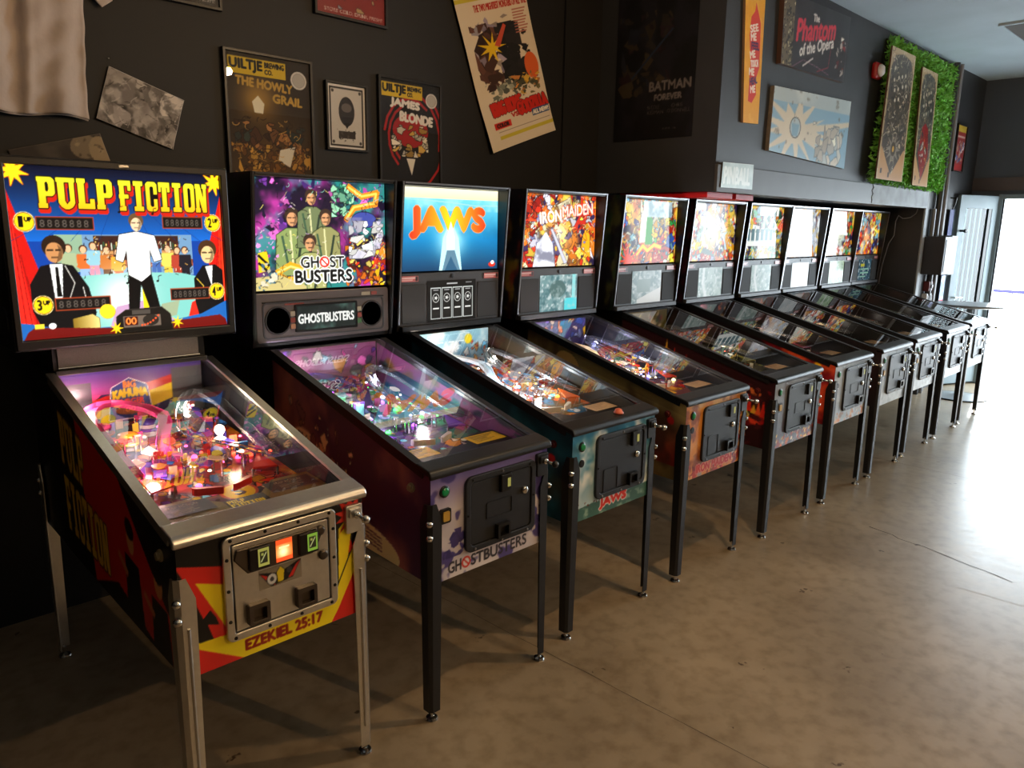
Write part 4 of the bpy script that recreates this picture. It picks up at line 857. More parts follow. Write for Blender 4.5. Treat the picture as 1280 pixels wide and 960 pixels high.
def add_backbox_stern(t, i):
    W, zt, zb = .347, 1.894, 1.192
    sp = [(1.030, zt), (1.34, zt), (1.34, zb), (1.092, zb), (1.085, zb+.03)]
    def box():
        return MB().prism(sp, -W, -W+.016, 'x').prism(sp, W-.016, W, 'x').box(-W+.016, W-.016, 1.034, 1.34, zt-.016, zt).box(-W+.016, W-.016, 1.10, 1.34, zb, zb+.016).box(-W+.016, W-.016, 1.325, 1.34, zb+.016, zt-.016)
    b = cached(('bb',), box, 'backbox', M_BLK, t)
    if i < 6:
        c = Canvas(300, 700, 40, hx('120f14')).cloud((np.array(PFPAL[i][0])*.45), 4, i, .5, .7, .8).cloud((np.array(PFPAL[i][1])*.4), 5, i+9, .55, .7, .8)
        art('backbox_artwork', c, ((-W-.0008, 1.338, zt-.002), (-W-.0008, 1.046, zt-.002), (-W-.0008, 1.094, zb+.002), (-W-.0008, 1.338, zb+.002)), M_PRINT, b)
    tm = M_SILVER if i > 1 else M_BLKTRIM
    for s in (-1, 1): cached(('btrim', s), lambda: MB().beam((s*(W-.008), 1.0285, zt), (s*(W-.008), 1.0835, zb+.03), .007, .003, (0, 1, 0)), 'edge_trim', tm, b)
    cached(('ttrim',), lambda: MB().box(-W+.017, W-.017, 1.0275, 1.0335, zt-.008, zt-.001), 'edge_trim', tm, b)
    zs = 1.415 if i == 1 else 1.468
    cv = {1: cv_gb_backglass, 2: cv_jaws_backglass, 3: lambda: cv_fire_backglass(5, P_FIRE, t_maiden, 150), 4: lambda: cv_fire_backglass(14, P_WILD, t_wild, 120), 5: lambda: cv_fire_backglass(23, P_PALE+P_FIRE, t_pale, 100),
          6: lambda: cv_fire_backglass(32, P_PALE, t_town, 90), 7: lambda: cv_fire_backglass(41, P_SILV, t_glare, 80), 8: lambda: cv_fire_backglass(50, P_FIRE+P_PALE, t_peach, 70), 9: lambda: cv_fire_backglass(59, P_WILD+P_FIRE, None, 60)}[i]()
    g = .328
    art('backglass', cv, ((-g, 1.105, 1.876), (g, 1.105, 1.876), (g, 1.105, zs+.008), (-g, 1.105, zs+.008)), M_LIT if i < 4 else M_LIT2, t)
    # speaker panel
    if i == 1:
        sp_ = MB().prism(rrect(0, (zs+zb+.015)/2, 2*g, zs-zb-.018, .012), 1.088, 1.10).build('speaker_panel', mat('boombox_grey', (.40, .37, .37), .35, metal=.3), t, bevel=.003)
        MB().ring(rrect(0, 1.298, .60, .152, .02), rrect(0, 1.298, .588, .140, .016), 1.085, 1.0882).build('panel_outline', M_GREYPL, sp_)
        MB().box(-.30, .30, 1.0855, 1.0882, 1.372, 1.378).build('panel_groove', M_BLK, sp_)
        MB().box(.18, .225, 1.084, 1.0882, 1.383, 1.398).build('panel_key', mat('pale_key', (.62, .58, .5), .5), sp_)
        MB().box(.232, .262, 1.084, 1.0882, 1.383, 1.398).build('panel_key', mat('red_key', (.5, .2, .16), .5), sp_)
        MB().box(-.20, -.11, 1.0855, 1.0882, 1.360, 1.367).build('panel_stripe', mat('red_key'), sp_)
        for s in (-1, 1):
            spk = MB().lathe([(.060, 0), (.060, -.004), (.054, -.004), (.052, .006), (.02, .010), (.001, .011)], (s*.232, 1.088, 1.298), 'y', 28).build('speaker', M_GRILLE, sp_, smooth=False)
            for k, m in enumerate((mat('pale_key'), mat('red_key'), mat('amber_key', (.6, .42, .28), .5) if s < 0 else mat('green_key', (.25, .42, .25), .5))):
                MB().box(s*.165-.011, s*.165+.011, 1.083, 1.0882, 1.323-k*.027-.010, 1.323-k*.027+.010).build('panel_key', m, sp_)
        art('display', cv_gb_screen(), ((-.145, 1.0845, 1.352), (.145, 1.0845, 1.352), (.145, 1.0845, 1.250), (-.145, 1.0845, 1.250)), M_LCD, sp_)
        MB().ring(rrect(0, 1.301, .31, .12, .006), rrect(0, 1.301, .29, .102, .002), 1.083, 1.0882).build('display_bezel', M_BLK, sp_)
    else:
        sp_ = cached(('sp',), lambda: MB().box(-g, g, 1.092, 1.104, zb+.012, zs), 'speaker_panel', M_GREYPL, t, bevel=.003)
        for s in (-1, 1):
            cached(('gr', s), lambda: MB().box(s*.245-.072, s*.245+.072, 1.087, 1.0922, zb+.035, zs-.055), 'speaker_grille', M_GRILLE, sp_, bevel=.004)
        cached(('foot_bar',), lambda: MB().box(-g, g, 1.070, 1.092, zb-.004, zb+.024), 'panel_sill', M_GREYPL if i > 2 else M_BLK, sp_, bevel=.003)
        art('display', cv_jaws_screen() if i == 2 else reflecting_screen(i), ((-.160, 1.0885, zs-.040), (.160, 1.0885, zs-.040), (.160, 1.0885, zb+.030), (-.160, 1.0885, zb+.030)), M_LCD if i < 4 else M_LCD2, sp_)
        cached(('lk',), lambda: MB().lathe([(.010, 0), (.010, -.004), (.001, -.005)], (0, 1.092, zs-.020), 'y', 14), 'lock', M_BLK, sp_)
        for s, cc in ((-1, ((.55, .2, .2) if i != 2 else (.7, .4, .4))), (1, (.72, .38, .38))):
            cv2 = Canvas(90, 26, 30, cc).rect(4, 8, 86, 12, hx('e8d8d8')).rect(4, 16, 60, 19, hx('e8d8d8')).rect(74, 4, 86, 22, hx('2a2a2a'))
            art('sticker', cv2, ((s*.268-.052, 1.0868, zs-.012), (s*.268+.052, 1.0868, zs-.012), (s*.268+.052, 1.0868, zs-.040), (s*.268-.052, 1.0868, zs-.040)), M_PRINT, sp_)
            MB().box(s*.268-.052, s*.268+.052, 1.0872, 1.0925, zs-.040, zs-.012).build('sticker_backing', M_GREYPL, sp_)
def add_backbox_classic(t):
    """wide classic head with a wooden door frame and a grille under it"""
    c0 = -.008; W, zt, zb = .372, 1.896, 1.272; y0 = 1.0
    b = MB().box(c0-W, c0-W+.018, y0, 1.30, zb, zt).box(c0+W-.018, c0+W, y0, 1.30, zb, zt).box(c0-W+.018, c0+W-.018, y0, 1.30, zt-.018, zt).box(c0-W+.018, c0+W-.018, y0, 1.30, zb, zb+.018).box(c0-W+.018, c0+W-.018, 1.285, 1.30, zb+.018, zt-.018).build('backbox', M_BLK, t, bevel=.003)
    g0, g1, h0, h1 = c0-.348, c0+.342, 1.309, 1.868
    MB().ring([(c0-W+.004, zb+.004), (c0+W-.004, zb+.004), (c0+W-.004, zt-.004), (c0-W+.004, zt-.004)], [(g0, h0), (g1, h0), (g1, h1), (g0, h1)], y0-.012, y0+.004).build('glass_frame', M_BLKTRIM, b, bevel=.004)
    art('backglass', cv_pf_backglass(), ((g0, y0+.006, h1), (g1, y0+.006, h1), (g1, y0+.006, h0), (g0, y0+.006, h0)), M_LIT, t)
    MB().box(c0-.01, c0+.02, y0-.016, y0-.012, zt-.020, zt-.012).build('frame_catch', M_CHROME, b)
    for s in (-1, 1):   # round hinge plates on the flanks
        MB().lathe([(.055, 0), (.055, s*.004), (.045, s*.006), (.012, s*.010), (.001, s*.011)], (c0+s*W, 1.10, 1.80 if s > 0 else 1.36), 'x', 24).build('hinge_plate', M_BLKMET, b)
    # neck with the speaker grille
    nk = MB().box(-.262, .262, 1.065, 1.33, 1.172, 1.272).build('neck', M_BLK, t)
    MB().box(-.248, .235, 1.055, 1.066, 1.199, 1.266).build('speaker_grille', mat('woven_grille', (.36, .33, .30), .6, noise=.35, nscale=300), nk)
    MB().tube([(-.25, 1.052, 1.196), (.237, 1.052, 1.196)], .004, 8).build('chrome_strip', M_CHROME, nk)
    MB().box(-.262, .262, 1.040, 1.068, 1.172, 1.190).build('glass_channel', M_BLKTRIM, nk, bevel=.003)
def add_coin_door_steel(t):
    cx, cz, w, h = .008, .728, .345, .305
    d = MB().ring(rrect(cx, cz, w, h, .02), rrect(cx, cz, w-.046, h-.046, .004), .002, .0148).build('coin_door', M_STEEL, t, bevel=.003)
    MB().box(cx-w/2+.02, cx+w/2-.02, .011, .0148, cz-h/2+.02, cz+h/2-.02).build('door_gap', M_BLK, d)
    MB().prism(rrect(cx, cz, w-.054, h-.054, .003, 2), .004, .011).build('door_panel', M_STEEL, d, bevel=.002)
    pl = [(-.135, .112), (.105, .112), (.125, .095), (.105, .052), (.09, .036), (-.108, .036), (-.145, .085)]
    MB().prism([(cx+a, cz+b) for a, b in pl], -.004, .004).build('coin_plate', mat('dark_steel', (.36, .32, .28), .38, metal=.9), d, bevel=.003)
    for k, (a, m) in enumerate(((-.075, 0), (.075, 0))):
        MB().box(cx+a-.031, cx+a+.031, -.012, -.004, cz+.042, cz+.108).build('coin_slot', mat('coin_bezel', (.16, .14, .13), .35, metal=.6), d, bevel=.004)
        c = Canvas(30, 44, 24, hx('d8d060') if k == 0 else hx('a8d84a')); c.rect(5, 8, 25, 36, hx('2a2a10')).line([(8, 32), (22, 12)], 3, hx('e8e89a')).rect(9, 12, 15, 18, hx('c8c860'))
        art('price_window', c, ((cx+a-.006, -.0128, cz+.102), (cx+a+.026, -.0128, cz+.102), (cx+a+.026, -.0128, cz+.050), (cx+a-.006, -.0128, cz+.050)), art_mat('dim_window', emis=.45), d)
    c = Canvas(50, 60, 30, hx('e8601c')); c.glow(22, 34, 18, (1, .98, .7), 1).rect(0, 0, 50, 14, hx('d84a1c')).rect(0, 48, 50, 60, hx('d84a1c')).rect(10, 20, 40, 24, hx('ffe8a0'))
    art('credit_window', c, ((cx-.025, -.0055, cz+.108), (cx+.025, -.0055, cz+.108), (cx+.025, -.0055, cz+.043), (cx-.025, -.0055, cz+.043)), M_LIT, d)
    c = Canvas(150, 60, 60, hx('8a7c66')); c.poly([(0, 8), (60, 20), (75, 4), (90, 18), (150, 0), (118, 48), (42, 58)], Blk).poly([(4, 12), (42, 52), (58, 56), (30, 24)], hx('c8281c')).poly([(146, 4), (118, 46), (100, 48), (128, 14)], hx('c8281c')).poly([(62, 20), (75, 6), (88, 18), (84, 50), (66, 52)], hx('e8c81a')).ell(45, 36, 16, 16, hx('d8d4cc'), line=Blk, lw=2).ell(45, 36, 7, 7, hx('3a3a3a')).ell(106, 24, 10, 10, hx('3a3a3a'))
    art('door_badge', c, ((cx-.075, .0034, cz+.030), (cx+.055, .0034, cz+.030), (cx+.055, .0034, cz-.028), (cx-.075, .0034, cz-.028)), M_PRINT, d)
    for a in (-.085, .062):
        MB().ring(rrect(cx+a, cz-.085, .062, .060, .004, 2), rrect(cx+a, cz-.087, .040, .036, .002, 2), -.016, .004).box(cx+a-.02, cx+a+.02, .0025, .004, cz-.105, cz-.068).build('coin_return', mat('dark_steel'), d, bevel=.003)
    for a, b in ((.118, .098), (.125, .020)):
        MB().lathe([(.015, .004), (.015, -.003), (.010, -.006), (.004, -.0065)], (cx+a, 0, cz+b), 'y', 20).build('lock', mat('dark_steel'), d, smooth=True)
    for a in (-.15, -.05, .05, .15):
        for b in (-.142, .142): MB().lathe([(.0055, 0), (.004, -.003), (.001, -.0035)], (cx+a, .002, cz+b), 'y', 8).build('door_bolt', M_BLK, d)
    for b in (-.09, 0, .09):
        for a in (-.162, .162): MB().lathe([(.0055, 0), (.004, -.003), (.001, -.0035)], (cx+a, .002, cz+b), 'y', 8).build('door_bolt', M_BLK, d)

DX = [.585, 1.397, 2.142, 2.932, 3.753, 4.54, 5.297, 6.025, 6.786, 7.497]
DY = [.015, -.005, .026, .007, -.024, -.02, -.019, -.001, .003, .018]
LABELS = ['pinball machine with brushed steel coin door, steel legs and wide red and blue backglass',
          'pinball machine with white and purple front and grey boombox-style speaker panel',
          'pinball machine with blue cloudy-sky front and blue underwater backglass',
          'pinball machine with orange front and a cyan patch on its pale screen',
          'pinball machine with dark red flame artwork on its side and grey front',
          'pinball machine with crimson side and an orange side button, just beyond the flame-sided one',
          'pinball machine with a pale house on its backglass and yellow lettering at its foot',
          'pinball machine with daylight glare painted white over its backglass and screen',
          'pinball machine with a pale peach backglass, second from the far end',
          'pinball machine at the far end of the row with a dark blue screen']
for i in range(10):
    t = empty('pinball_machine', (DX[i], DY[i], 0), 0, LABELS[i], 'pinball machine', 'pinball machines lined up along the wall')
    add_body(t, i); add_legs(t, i); add_playfield(t, i); add_plunger(t, i)
    if i == 0: add_backbox_classic(t); add_coin_door_steel(t)
    else: add_backbox_stern(t, i); add_coin_door_black(t, i)

# ------------------------------------------------------------------ pictures and signs on the walls
def wall_xz(x, z, d=0.): return (x, YW-d, z)
def framed(name, x0, x1, z0, z1, cv, label, group=None, fm=None, fw=.014, y=YW, glass=True, cat='poster'):
    t = empty(name, ((x0+x1)/2, y, z0), 0, label, cat, group)
    w = (x1-x0)/2; h = z1-z0
    MB().ring([(-w, 0), (w, 0), (w, h), (-w, h)], [(-w+fw, fw), (w-fw, fw), (w-fw, h-fw), (-w+fw, h-fw)], -.024, -.001).build('picture_frame', fm or M_BLKTRIM, t, bevel=.002)
    MB().box(-w+fw*.5, w-fw*.5, -.010, -.002, fw*.5, h-fw*.5).build('backing_board', mat('backing', (.3, .25, .2), .8), t)
    a = w-fw
    art('print', cv, ((-a, -.0115, h-fw), (a, -.0115, h-fw), (a, -.0115, fw), (-a, -.0115, fw)), M_MATTE, t)
    if glass: MB().box(-a, a, -.017, -.015, fw, h-fw).build('glazing', M_GLASS, t)
    return t
def brewery(c, W, H):
    c.rect(W*.03, H*.03, W*.70, H*.155, hx('d8b81c')).text('UILTJE', W*.05, H*.045, W*.37, H*.09, Blk, bold=W*.006).text('BREWING', W*.45, H*.045, W*.23, H*.04, Blk, bold=W*.003).text('CO.', W*.45, H*.1, W*.09, H*.035, Blk, bold=W*.003)
    c.ell(W*.86, H*.145, W*.10, W*.10, hx('d8d4cc')).ell(W*.86, H*.145, W*.075, W*.075, hx('b8b4ac'), line=hx('6a665e'), lw=W*.004)
def cv_howly():
    c = Canvas(420, 594, 150, hx('2a2014')).glow(150, 200, 90, hx('d8a848'), .8).glow(210, 480, 200, hx('6a4a1c'), .8)
    c.busy([hx(h) for h in ('a8782c', '8a5a1c', 'c8983c', '6a4216')], 110, 14, 36, 5, box=(10, 400, 410, 590), line=hx('2a1808'), lw=2.5, spiky=.25)
    c.busy([hx(h) for h in ('8a5a30', 'b07840', '4a2c18', '2f3a34')], 30, 20, 60, 8, box=(30, 300, 400, 440), line=hx('1a0e06'), lw=2.5)
    c.poly([(120, 210), (150, 180), (180, 215), (172, 260), (130, 258)], hx('f4ecd0')).poly([(250, 420), (330, 400), (300, 500), (240, 470)], hx('e8e0cc'))
    c.strokes([hx('1a0e06'), hx('d8a850'), hx('2a1808')], 90, 50, 3, 6, box=(20, 280, 400, 580)); brewery(c, 420, 594)
    return c.text('THE HOWLY', 45, 108, 280, 38, hx('c8a040'), bold=2.5, rot=.05).text('GRAIL', 225, 168, 150, 38, hx('c8a040'), bold=2.5, rot=.05)
def cv_blonde():
    c = Canvas(400, 580, 130, hx('14100e'))
    for r in range(6): c.line([(200+(90+r*28)*math.cos(a*.35+r*1.1), 300+(110+r*34)*math.sin(a*.35+r*1.1)) for a in range(7)], 14, hx('b01c1c'))
    c.ell(200, 260, 120, 90, hx('a81a1c'))
    c.busy([hx(h) for h in ('e8e0c8', 'f0e8d8', 'c8a04a', 'd8cfb8')], 34, 16, 48, 4, box=(70, 230, 320, 430), line=Blk, lw=2.5).poly([(130, 400), (270, 400), (300, 520), (110, 520)], hx('171416')).poly([(170, 410), (230, 410), (205, 500)], hx('efe8d8'))
    brewery(c, 400, 580)
    return c.text('JAMES', 70, 100, 190, 48, hx('e8e4dc'), bold=4, rot=.07).text('BLONDE', 130, 168, 220, 48, hx('e8e4dc'), bold=4, rot=.07).text('STORE COLD, DRINK FRESH!', 90, 550, 260, 16, hx('d8d4cc'), bold=.8)
def cv_small():
    c = Canvas(250, 340, 90, hx('e8e4de')); c.rect(14, 14, 236, 326, hx('2a2624')).rect(24, 24, 226, 316, hx('cfc9c0'))
    c.ell(125, 140, 52, 78, hx('2f2a28')).ell(125, 120, 34, 24, hx('6a625c')).poly([(85, 170), (165, 170), (125, 232)], hx('1c1816')).rect(70, 244, 180, 284, hx('3a3430')).busy([hx('5a524c'), hx('221e1c')], 20, 4, 16, 5, box=(60, 235, 190, 300))
    for x, y in ((36, 36), (214, 36), (36, 304), (214, 304)): c.ell(x, y, 9, 9, hx('4a4440'))
    return c
def cv_fresh(seed, bg):
    c = Canvas(440, 600, 100, bg).busy([hx(h) for h in ('b8502c', 'c8a06a', '3a5a6a', 'd8d0e0', '7a1c18')], 60, 16, 60, seed, box=(10, 100, 430, 560), line=Blk, lw=2.5)
    brewery(c, 440, 600); return c.text('STORE COLD, DRINK FRESH!', 50, 562, 370, 22, hx('e8e4dc'), bold=1)
framed('framed_poster', 1.284, 1.742, 1.86, 2.482, cv_howly(), 'framed brown and gold poster with yellow title bar, nearest the hanging shirt', 'framed beer posters on the black wall')
framed('framed_poster', 2.137, 2.574, 1.88, 2.482, cv_blonde(), 'framed black and red poster with white lettering, between small frame and tilted poster', 'framed beer posters on the black wall')
framed('framed_print', 1.815, 2.066, 2.071, 2.410, cv_small(), 'small framed black and white print between the two large framed posters', fw=.012, cat='picture')
framed('framed_poster', .86, 1.297, 2.628, 3.23, cv_fresh(3, hx('3a332c')), 'framed poster of which only the lower corner hangs into view above the grey sketch', 'framed beer posters on the black wall')
framed('framed_poster', 1.769, 2.204, 2.713, 3.31, cv_fresh(8, hx('8a2018')), 'framed red poster cut off by the top edge above the small print', 'framed beer posters on the black wall')

def sheet(name, TL, TR, BR, BL, cv, label, cat, curl=.012, y=None, seed=0):
    """loose paper sheet pinned to the wall, a little curled, with thickness"""
    me = art_mesh(name, cv, TL, TR, BR, BL); n = len(me.vertices); co = np.empty(n*3, np.float32); me.vertices.foreach_get('co', co); co = co.reshape(-1, 3)
    ny, nx = cv.ny, cv.nx; u = np.tile(np.linspace(0, 1, nx), ny); v = np.repeat(np.linspace(0, 1, ny), nx)
    co[:, 1] -= (curl*((v-.4)**2*2+.25*np.sin(5*v+2*u+seed)**2+(u-.5)**2)).astype(np.float32); me.vertices.foreach_set('co', co.ravel()); me.materials.append(M_MATTE)
    o = put(name, me); s = o.modifiers.new('thick', 'SOLIDIFY'); s.thickness = .0012; s.offset = -1
    return tag(o, label, cat)
def cv_monster():
    c = Canvas(560, 1230, 170, hx('e0d2bc')); c.rect(0, 0, 560, 1230, hx('dccdb6'), line=None)
    c.rect(0, 40, 420, 70, hx('c8b83a')).text('THE TWO MIGHTIEST MONSTERS OF ALL TIME!', 130, 100, 420, 52, hx('b02a20'), bold=2)
    c.busy([hx(h) for h in ('a89ab0', '8a7f98', 'c8c0cc', 'b8a8a0')], 40, 40, 120, 3, box=(70, 190, 420, 640)).busy([hx(h) for h in ('4a3028', '3a2420', '5a3a30')], 26, 50, 120, 5, box=(60, 240, 270, 760))
    c.busy([hx('1c1a1c'), hx('232022')], 26, 60, 140, 6, box=(250, 260, 450, 780), spiky=.35).busy([hx('1c1a1c')], 10, 20, 60, 7, box=(400, 340, 500, 640))
    c.star(210, 430, 40, 110, 9, hx('e8c01c'), jit=.4).poly([(230, 420), (330, 270), (350, 290), (270, 440)], hx('c8503a')).ell(485, 640, 55, 110, hx('d8602a')).busy([hx(h) for h in ('d8a83a', '7a7048', 'a89a78', '4a4a38', 'c8803a')], 60, 14, 50, 8, box=(280, 680, 540, 860)).busy([hx(h) for h in ('8a9080', 'a8aa98', '5a5f58')], 20, 20, 60, 9, box=(80, 700, 330, 860))
    for k in range(9): c.rect(420, 180+k*22, 530-(k % 3)*10, 190+k*22, hx('b06a5a'))
    c.text('KING KONG', 85, 845, 250, 105, hx('c8281c'), bold=9, line=hx('3a1a16'), lw=5, rot=-.08).text('VS.', 225, 965, 70, 36, hx('b02a20'), bold=3).text('GODZILLA', 290, 890, 255, 105, hx('c8281c'), bold=9, line=hx('3a1a16'), lw=5, rot=-.08)
    c.rect(70, 1010, 210, 1062, hx('c8281c')).text('COLOR', 90, 1020, 100, 32, hx('3a1a16'), bold=3).rect(400, 985, 550, 1045, hx('2a4a78')).text('ALL NEW!', 408, 997, 134, 36, hx('e8e0d0'), bold=3)
    c.rect(90, 1085, 540, 1090, hx('8a7a6a')); return c.rect(90, 1120, 560, 1150, hx('c8b83a'))
_e = np.array
# full outline extrapolated upward beyond the frame
_BL, _BR, _TRv = _e((2.971, YW-.012, 2.135)), _e((3.537, YW-.012, 2.325)), _e((3.250, YW-.012, 3.070))
_up = (_TRv-_BR)*1.12
sheet('cinema_poster', tuple(_BL+_up), tuple(_BR+_up), tuple(_BR), tuple(_BL), cv_monster(), 'tall cream film poster with red lettering pinned askew on the black wall', 'poster', .02)
def cv_sketch():
    c = Canvas(320, 225, 110, hx('6a625c')).cloud(hx('a89e94'), 5, 7, .4, .65, .9).cloud(hx('2a2622'), 7, 17, .52, .7, .9)
    c.busy([hx(h) for h in ('b8aea4', '9a9088', '4a443e', '7a726a', 'd0c6bc')], 20, 30, 80, 5, spiky=.25).cloud(hx('cfc5ba'), 5, 3, .45, .7, .75).cloud(hx('4a443e'), 9, 23, .55, .7, .6).strokes([hx('3a342e'), hx('d8cec4')], 60, 50, 2, 4)
    return c.line([(0, 0), (320, 0), (320, 225), (0, 225), (0, 0)], 5, hx('cfc8c0'))
sheet('pencil_sketch', (.797, YW-.006, 2.325), (1.099, YW-.006, 2.225), (1.034, YW-.006, 2.010), (.729, YW-.006, 2.111), cv_sketch(), 'grey pencil drawing hung at a tilt beside the hanging shirt', 'drawing', .008)
def cv_half():
    c = Canvas(320, 225, 80, hx('3a332e')).cloud(hx('5a524a'), 4, 3, .4, .7, .8)
    return c.ell(250, 40, 50, 46, hx('8a7a62')).ell(300, 70, 40, 60, hx('a89270')).busy([hx('c8b08a'), hx('6a5a48')], 16, 6, 18, 4, box=(200, 10, 310, 120)).line([(0, 0), (320, 0), (320, 225)], 5, hx('8a8078'))
sheet('photo_print', (.400, YW-.006, 1.960), (.739, YW-.006, 2.052), (.803, YW-.006, 1.83), (.464, YW-.006, 1.74), cv_half(), 'dark photo print half hidden behind the top of the nearest machine', 'print', .006)
tag(MB().lathe([(.004, 0), (.004, -.006), (.002, -.009)], (.80, YW, 2.356), 'y', 10).build('nail', M_CHROME), 'small silver nail in the black wall above the grey drawing', 'nail')

# hanging shirt
def shirt():
    t = empty('hanging_shirt', (.42, YW, 2.05), 0, 'pale grey cotton shirt hanging flat against the black wall', 'shirt')
    m = mat('grey_cotton', (.80, .74, .70), .9, noise=.06, nscale=40, bump=.12)
    nx, nz = 60, 70; vs = []; fs = []
    for j in range(nz+1):
        v = j/nz
        for k in range(nx+1):
            u = k/nx; x = -.30+.575*u+.035*v*(u-.1); z = (.075-.03*u+.012*math.sin(9*u))*(1-v)+.78*v
            if v > .9: x *= 1-(v-.9)*1.2
            d = .030+.014*math.sin(17*u+2.5*v)*(1-.4*v)+.009*math.sin(31*u-4*v+1)+.006*math.sin(11*v+9*u)+.005*math.sin(37*v-23*u)+.018*math.exp(-((u-.62-.06*v)/.03)**2)-.014*math.exp(-((u-.35+.1*v)/.05)**2)
            vs.append((x, -d-.012, z))
    for j in range(nz):
        for k in range(nx): a = j*(nx+1)+k; fs.append((a, a+1, a+nx+2, a+nx+1))
    b = MB().add(vs, fs).build('shirt_body', m, t); b.data.shade_smooth(); s = b.modifiers.new('thick', 'SOLIDIFY'); s.thickness = .003
    b2 = MB().tube([(-.30+.575*u, -.030-.009*math.sin(17*u), .073-.03*u+.012*math.sin(9*u)) for u in [q/40 for q in range(41)]], .003, 6).build('hem', m, b)
    for sx in (-1, 1):
        o = .27 if sx > 0 else -.27
        pts = [(o, .78), (o+sx*.14, .53), (o+sx*.095, .495), (o+sx*.03, .56), (o-sx*.02, .62)]
        sl = MB().prism(pts, -.028, -.020).build('sleeve', m, t, bevel=.003)
    MB().tube([(-.09+.18*q/12, -.04, .79-.035*math.sin(math.pi*q/12)) for q in range(13)], .008, 8).build('collar', m, t)
shirt()

# dark film poster on the bulkhead flank
def cv_night():
    c = Canvas(600, 920, 110, hx('0e0d0e')).cloud(hx('1c1a20'), 4, 4, .5, .7, .8).busy([hx(h) for h in ('2a241c', '3a3020', '1a1c24', '221418')], 40, 30, 90, 5, box=(20, 120, 430, 640)).line([(130, 520), (420, 250)], 14, hx('1f2a3a'))
    c.text('BATMAN', 270, 560, 300, 56, hx('6a625e'), bold=3).text('FOREVER', 310, 640, 200, 38, hx('6a625e'), bold=2)
    return c.text('NICOLE', 262, 706, 90, 22, hx('5a5450'), bold=1).text('CHRIS', 440, 706, 80, 22, hx('5a5450'), bold=1).text('KIDMAN', 262, 738, 120, 22, hx('5a5450'), bold=1).text("O'DONNELL", 410, 738, 165, 22, hx('5a5450'), bold=1).text('JUNE 16', 380, 850, 100, 16, hx('5a5450'), bold=1)
_t = empty('dark_film_poster', (XB, 1.28, 2.28), 0, 'dark film poster with grey lettering on the black flank of the bulkhead', 'poster')
art('poster_sheet', cv_night(), ((-.004, .315, .92), (-.004, -.315, .92), (-.004, -.315, 0), (-.004, .315, 0)), M_MATTE, _t)
MB().box(-.0035, -.0005, -.315, .315, 0, .92).build('mounting_card', M_BLK, _t)

# boards on the bulkhead front; outlines from image pixels, shrunk about the camera
def board(name, pts, th, cv, label, cat, edge=None, quad=None, m=None, parent_extra=None):
    """pts: outline (x,z) on the bulkhead; printed face on quad TL TR BR BL"""
    x0 = min(p[0] for p in pts); x1 = max(p[0] for p in pts); z0 = min(p[1] for p in pts)
    t = empty(name, ((x0+x1)/2, YF, z0), 0, label, cat); cx = (x0+x1)/2
    MB().prism([(x-cx, z-z0) for x, z in pts], -th, -.001).build('board', edge or mat('raw_plywood', (.45, .34, .24), .7, noise=.2, nscale=30), t)
    q = quad or pts
    art('printed_face', cv, [(x-cx, -th-.0008, z-z0) for x, z in q], m or M_PRINT, t)
    return t
def cv_yellow():
    c = Canvas(220, 1000, 70, hx('e8a81c')).cloud(hx('f0b83a'), 4, 3, .5, .7, .6)
    c.poly([(70, 300), (110, 260), (120, 200), (180, 330), (190, 620), (150, 700), (165, 800), (110, 860), (60, 850), (75, 600), (55, 420)], hx('d83a2c'))
    for k, w in enumerate(('SEE', 'ME', 'FEEL', 'ME', 'TOUCH', 'ME', 'HEAL', 'ME')): c.text(w, 62+(k*37) % 26, 345+k*57, 92 if len(w) > 2 else 62, 46, hx('f0e4d8') if k % 4 != 2 else hx('4a2a5a'), bold=2.5, rot=-.25+.12*(k % 3))
    return c.text('DATA', 90, 60, 90, 36, Blk, bold=2).text('EAST', 90, 104, 90, 36, Blk, bold=2).poly([(30, 60), (75, 60), (75, 140), (52, 100), (30, 140)], Blk)
board('advert_board', [(4.184, 3.269), (4.442, 3.289), (4.482, 2.384), (4.284, 2.374)], .018, cv_yellow(), 'narrow tapering yellow board with a red patch of scrawled white words', 'sign')
def cv_phantom():
    c = Canvas(1040, 470, 150, hx('2a272a')).cloud(hx('3a3438'), 5, 4, .5, .7, .7).rect(0, 0, 160, 470, hx('6a6048')).busy([hx(h) for h in ('a89a70', '4a4434', 'c8bc90', '2a2620')], 90, 8, 34, 3, box=(0, 0, 160, 470), lw=2)
    c.line([(160, 470), (330, 400), (560, 420), (760, 450)], 6, hx('8a5a70')).busy([hx(h) for h in ('e0d8cc', 'b8aca0', '3a2a2a', '8a2020')], 26, 14, 50, 6, box=(850, 150, 1010, 450), lw=2).line([(330, 440), (480, 370)], 12, hx('d8d0c8')).line([(560, 450), (740, 400), (760, 240)], 8, hx('a02a3a'))
    c.text('The', 440, 75, 90, 48, hx('e0dcd4'), bold=2, rot=-.08).text('Phantom', 190, 105, 600, 140, hx('d82840'), bold=6, rot=-.16, shear=.25)
    return c.text('of the Opera', 250, 245, 540, 100, hx('e4e0d8'), bold=4, rot=-.24, shear=.2)
board('game_backglass', [(4.667, 3.234), (5.729, 3.266), (5.703, 2.804), (4.691, 2.79)], .035, cv_phantom(), 'black backglass with red script lettering mounted high on the bulkhead', 'sign', mat('brown_edge', (.30, .20, .15), .6))
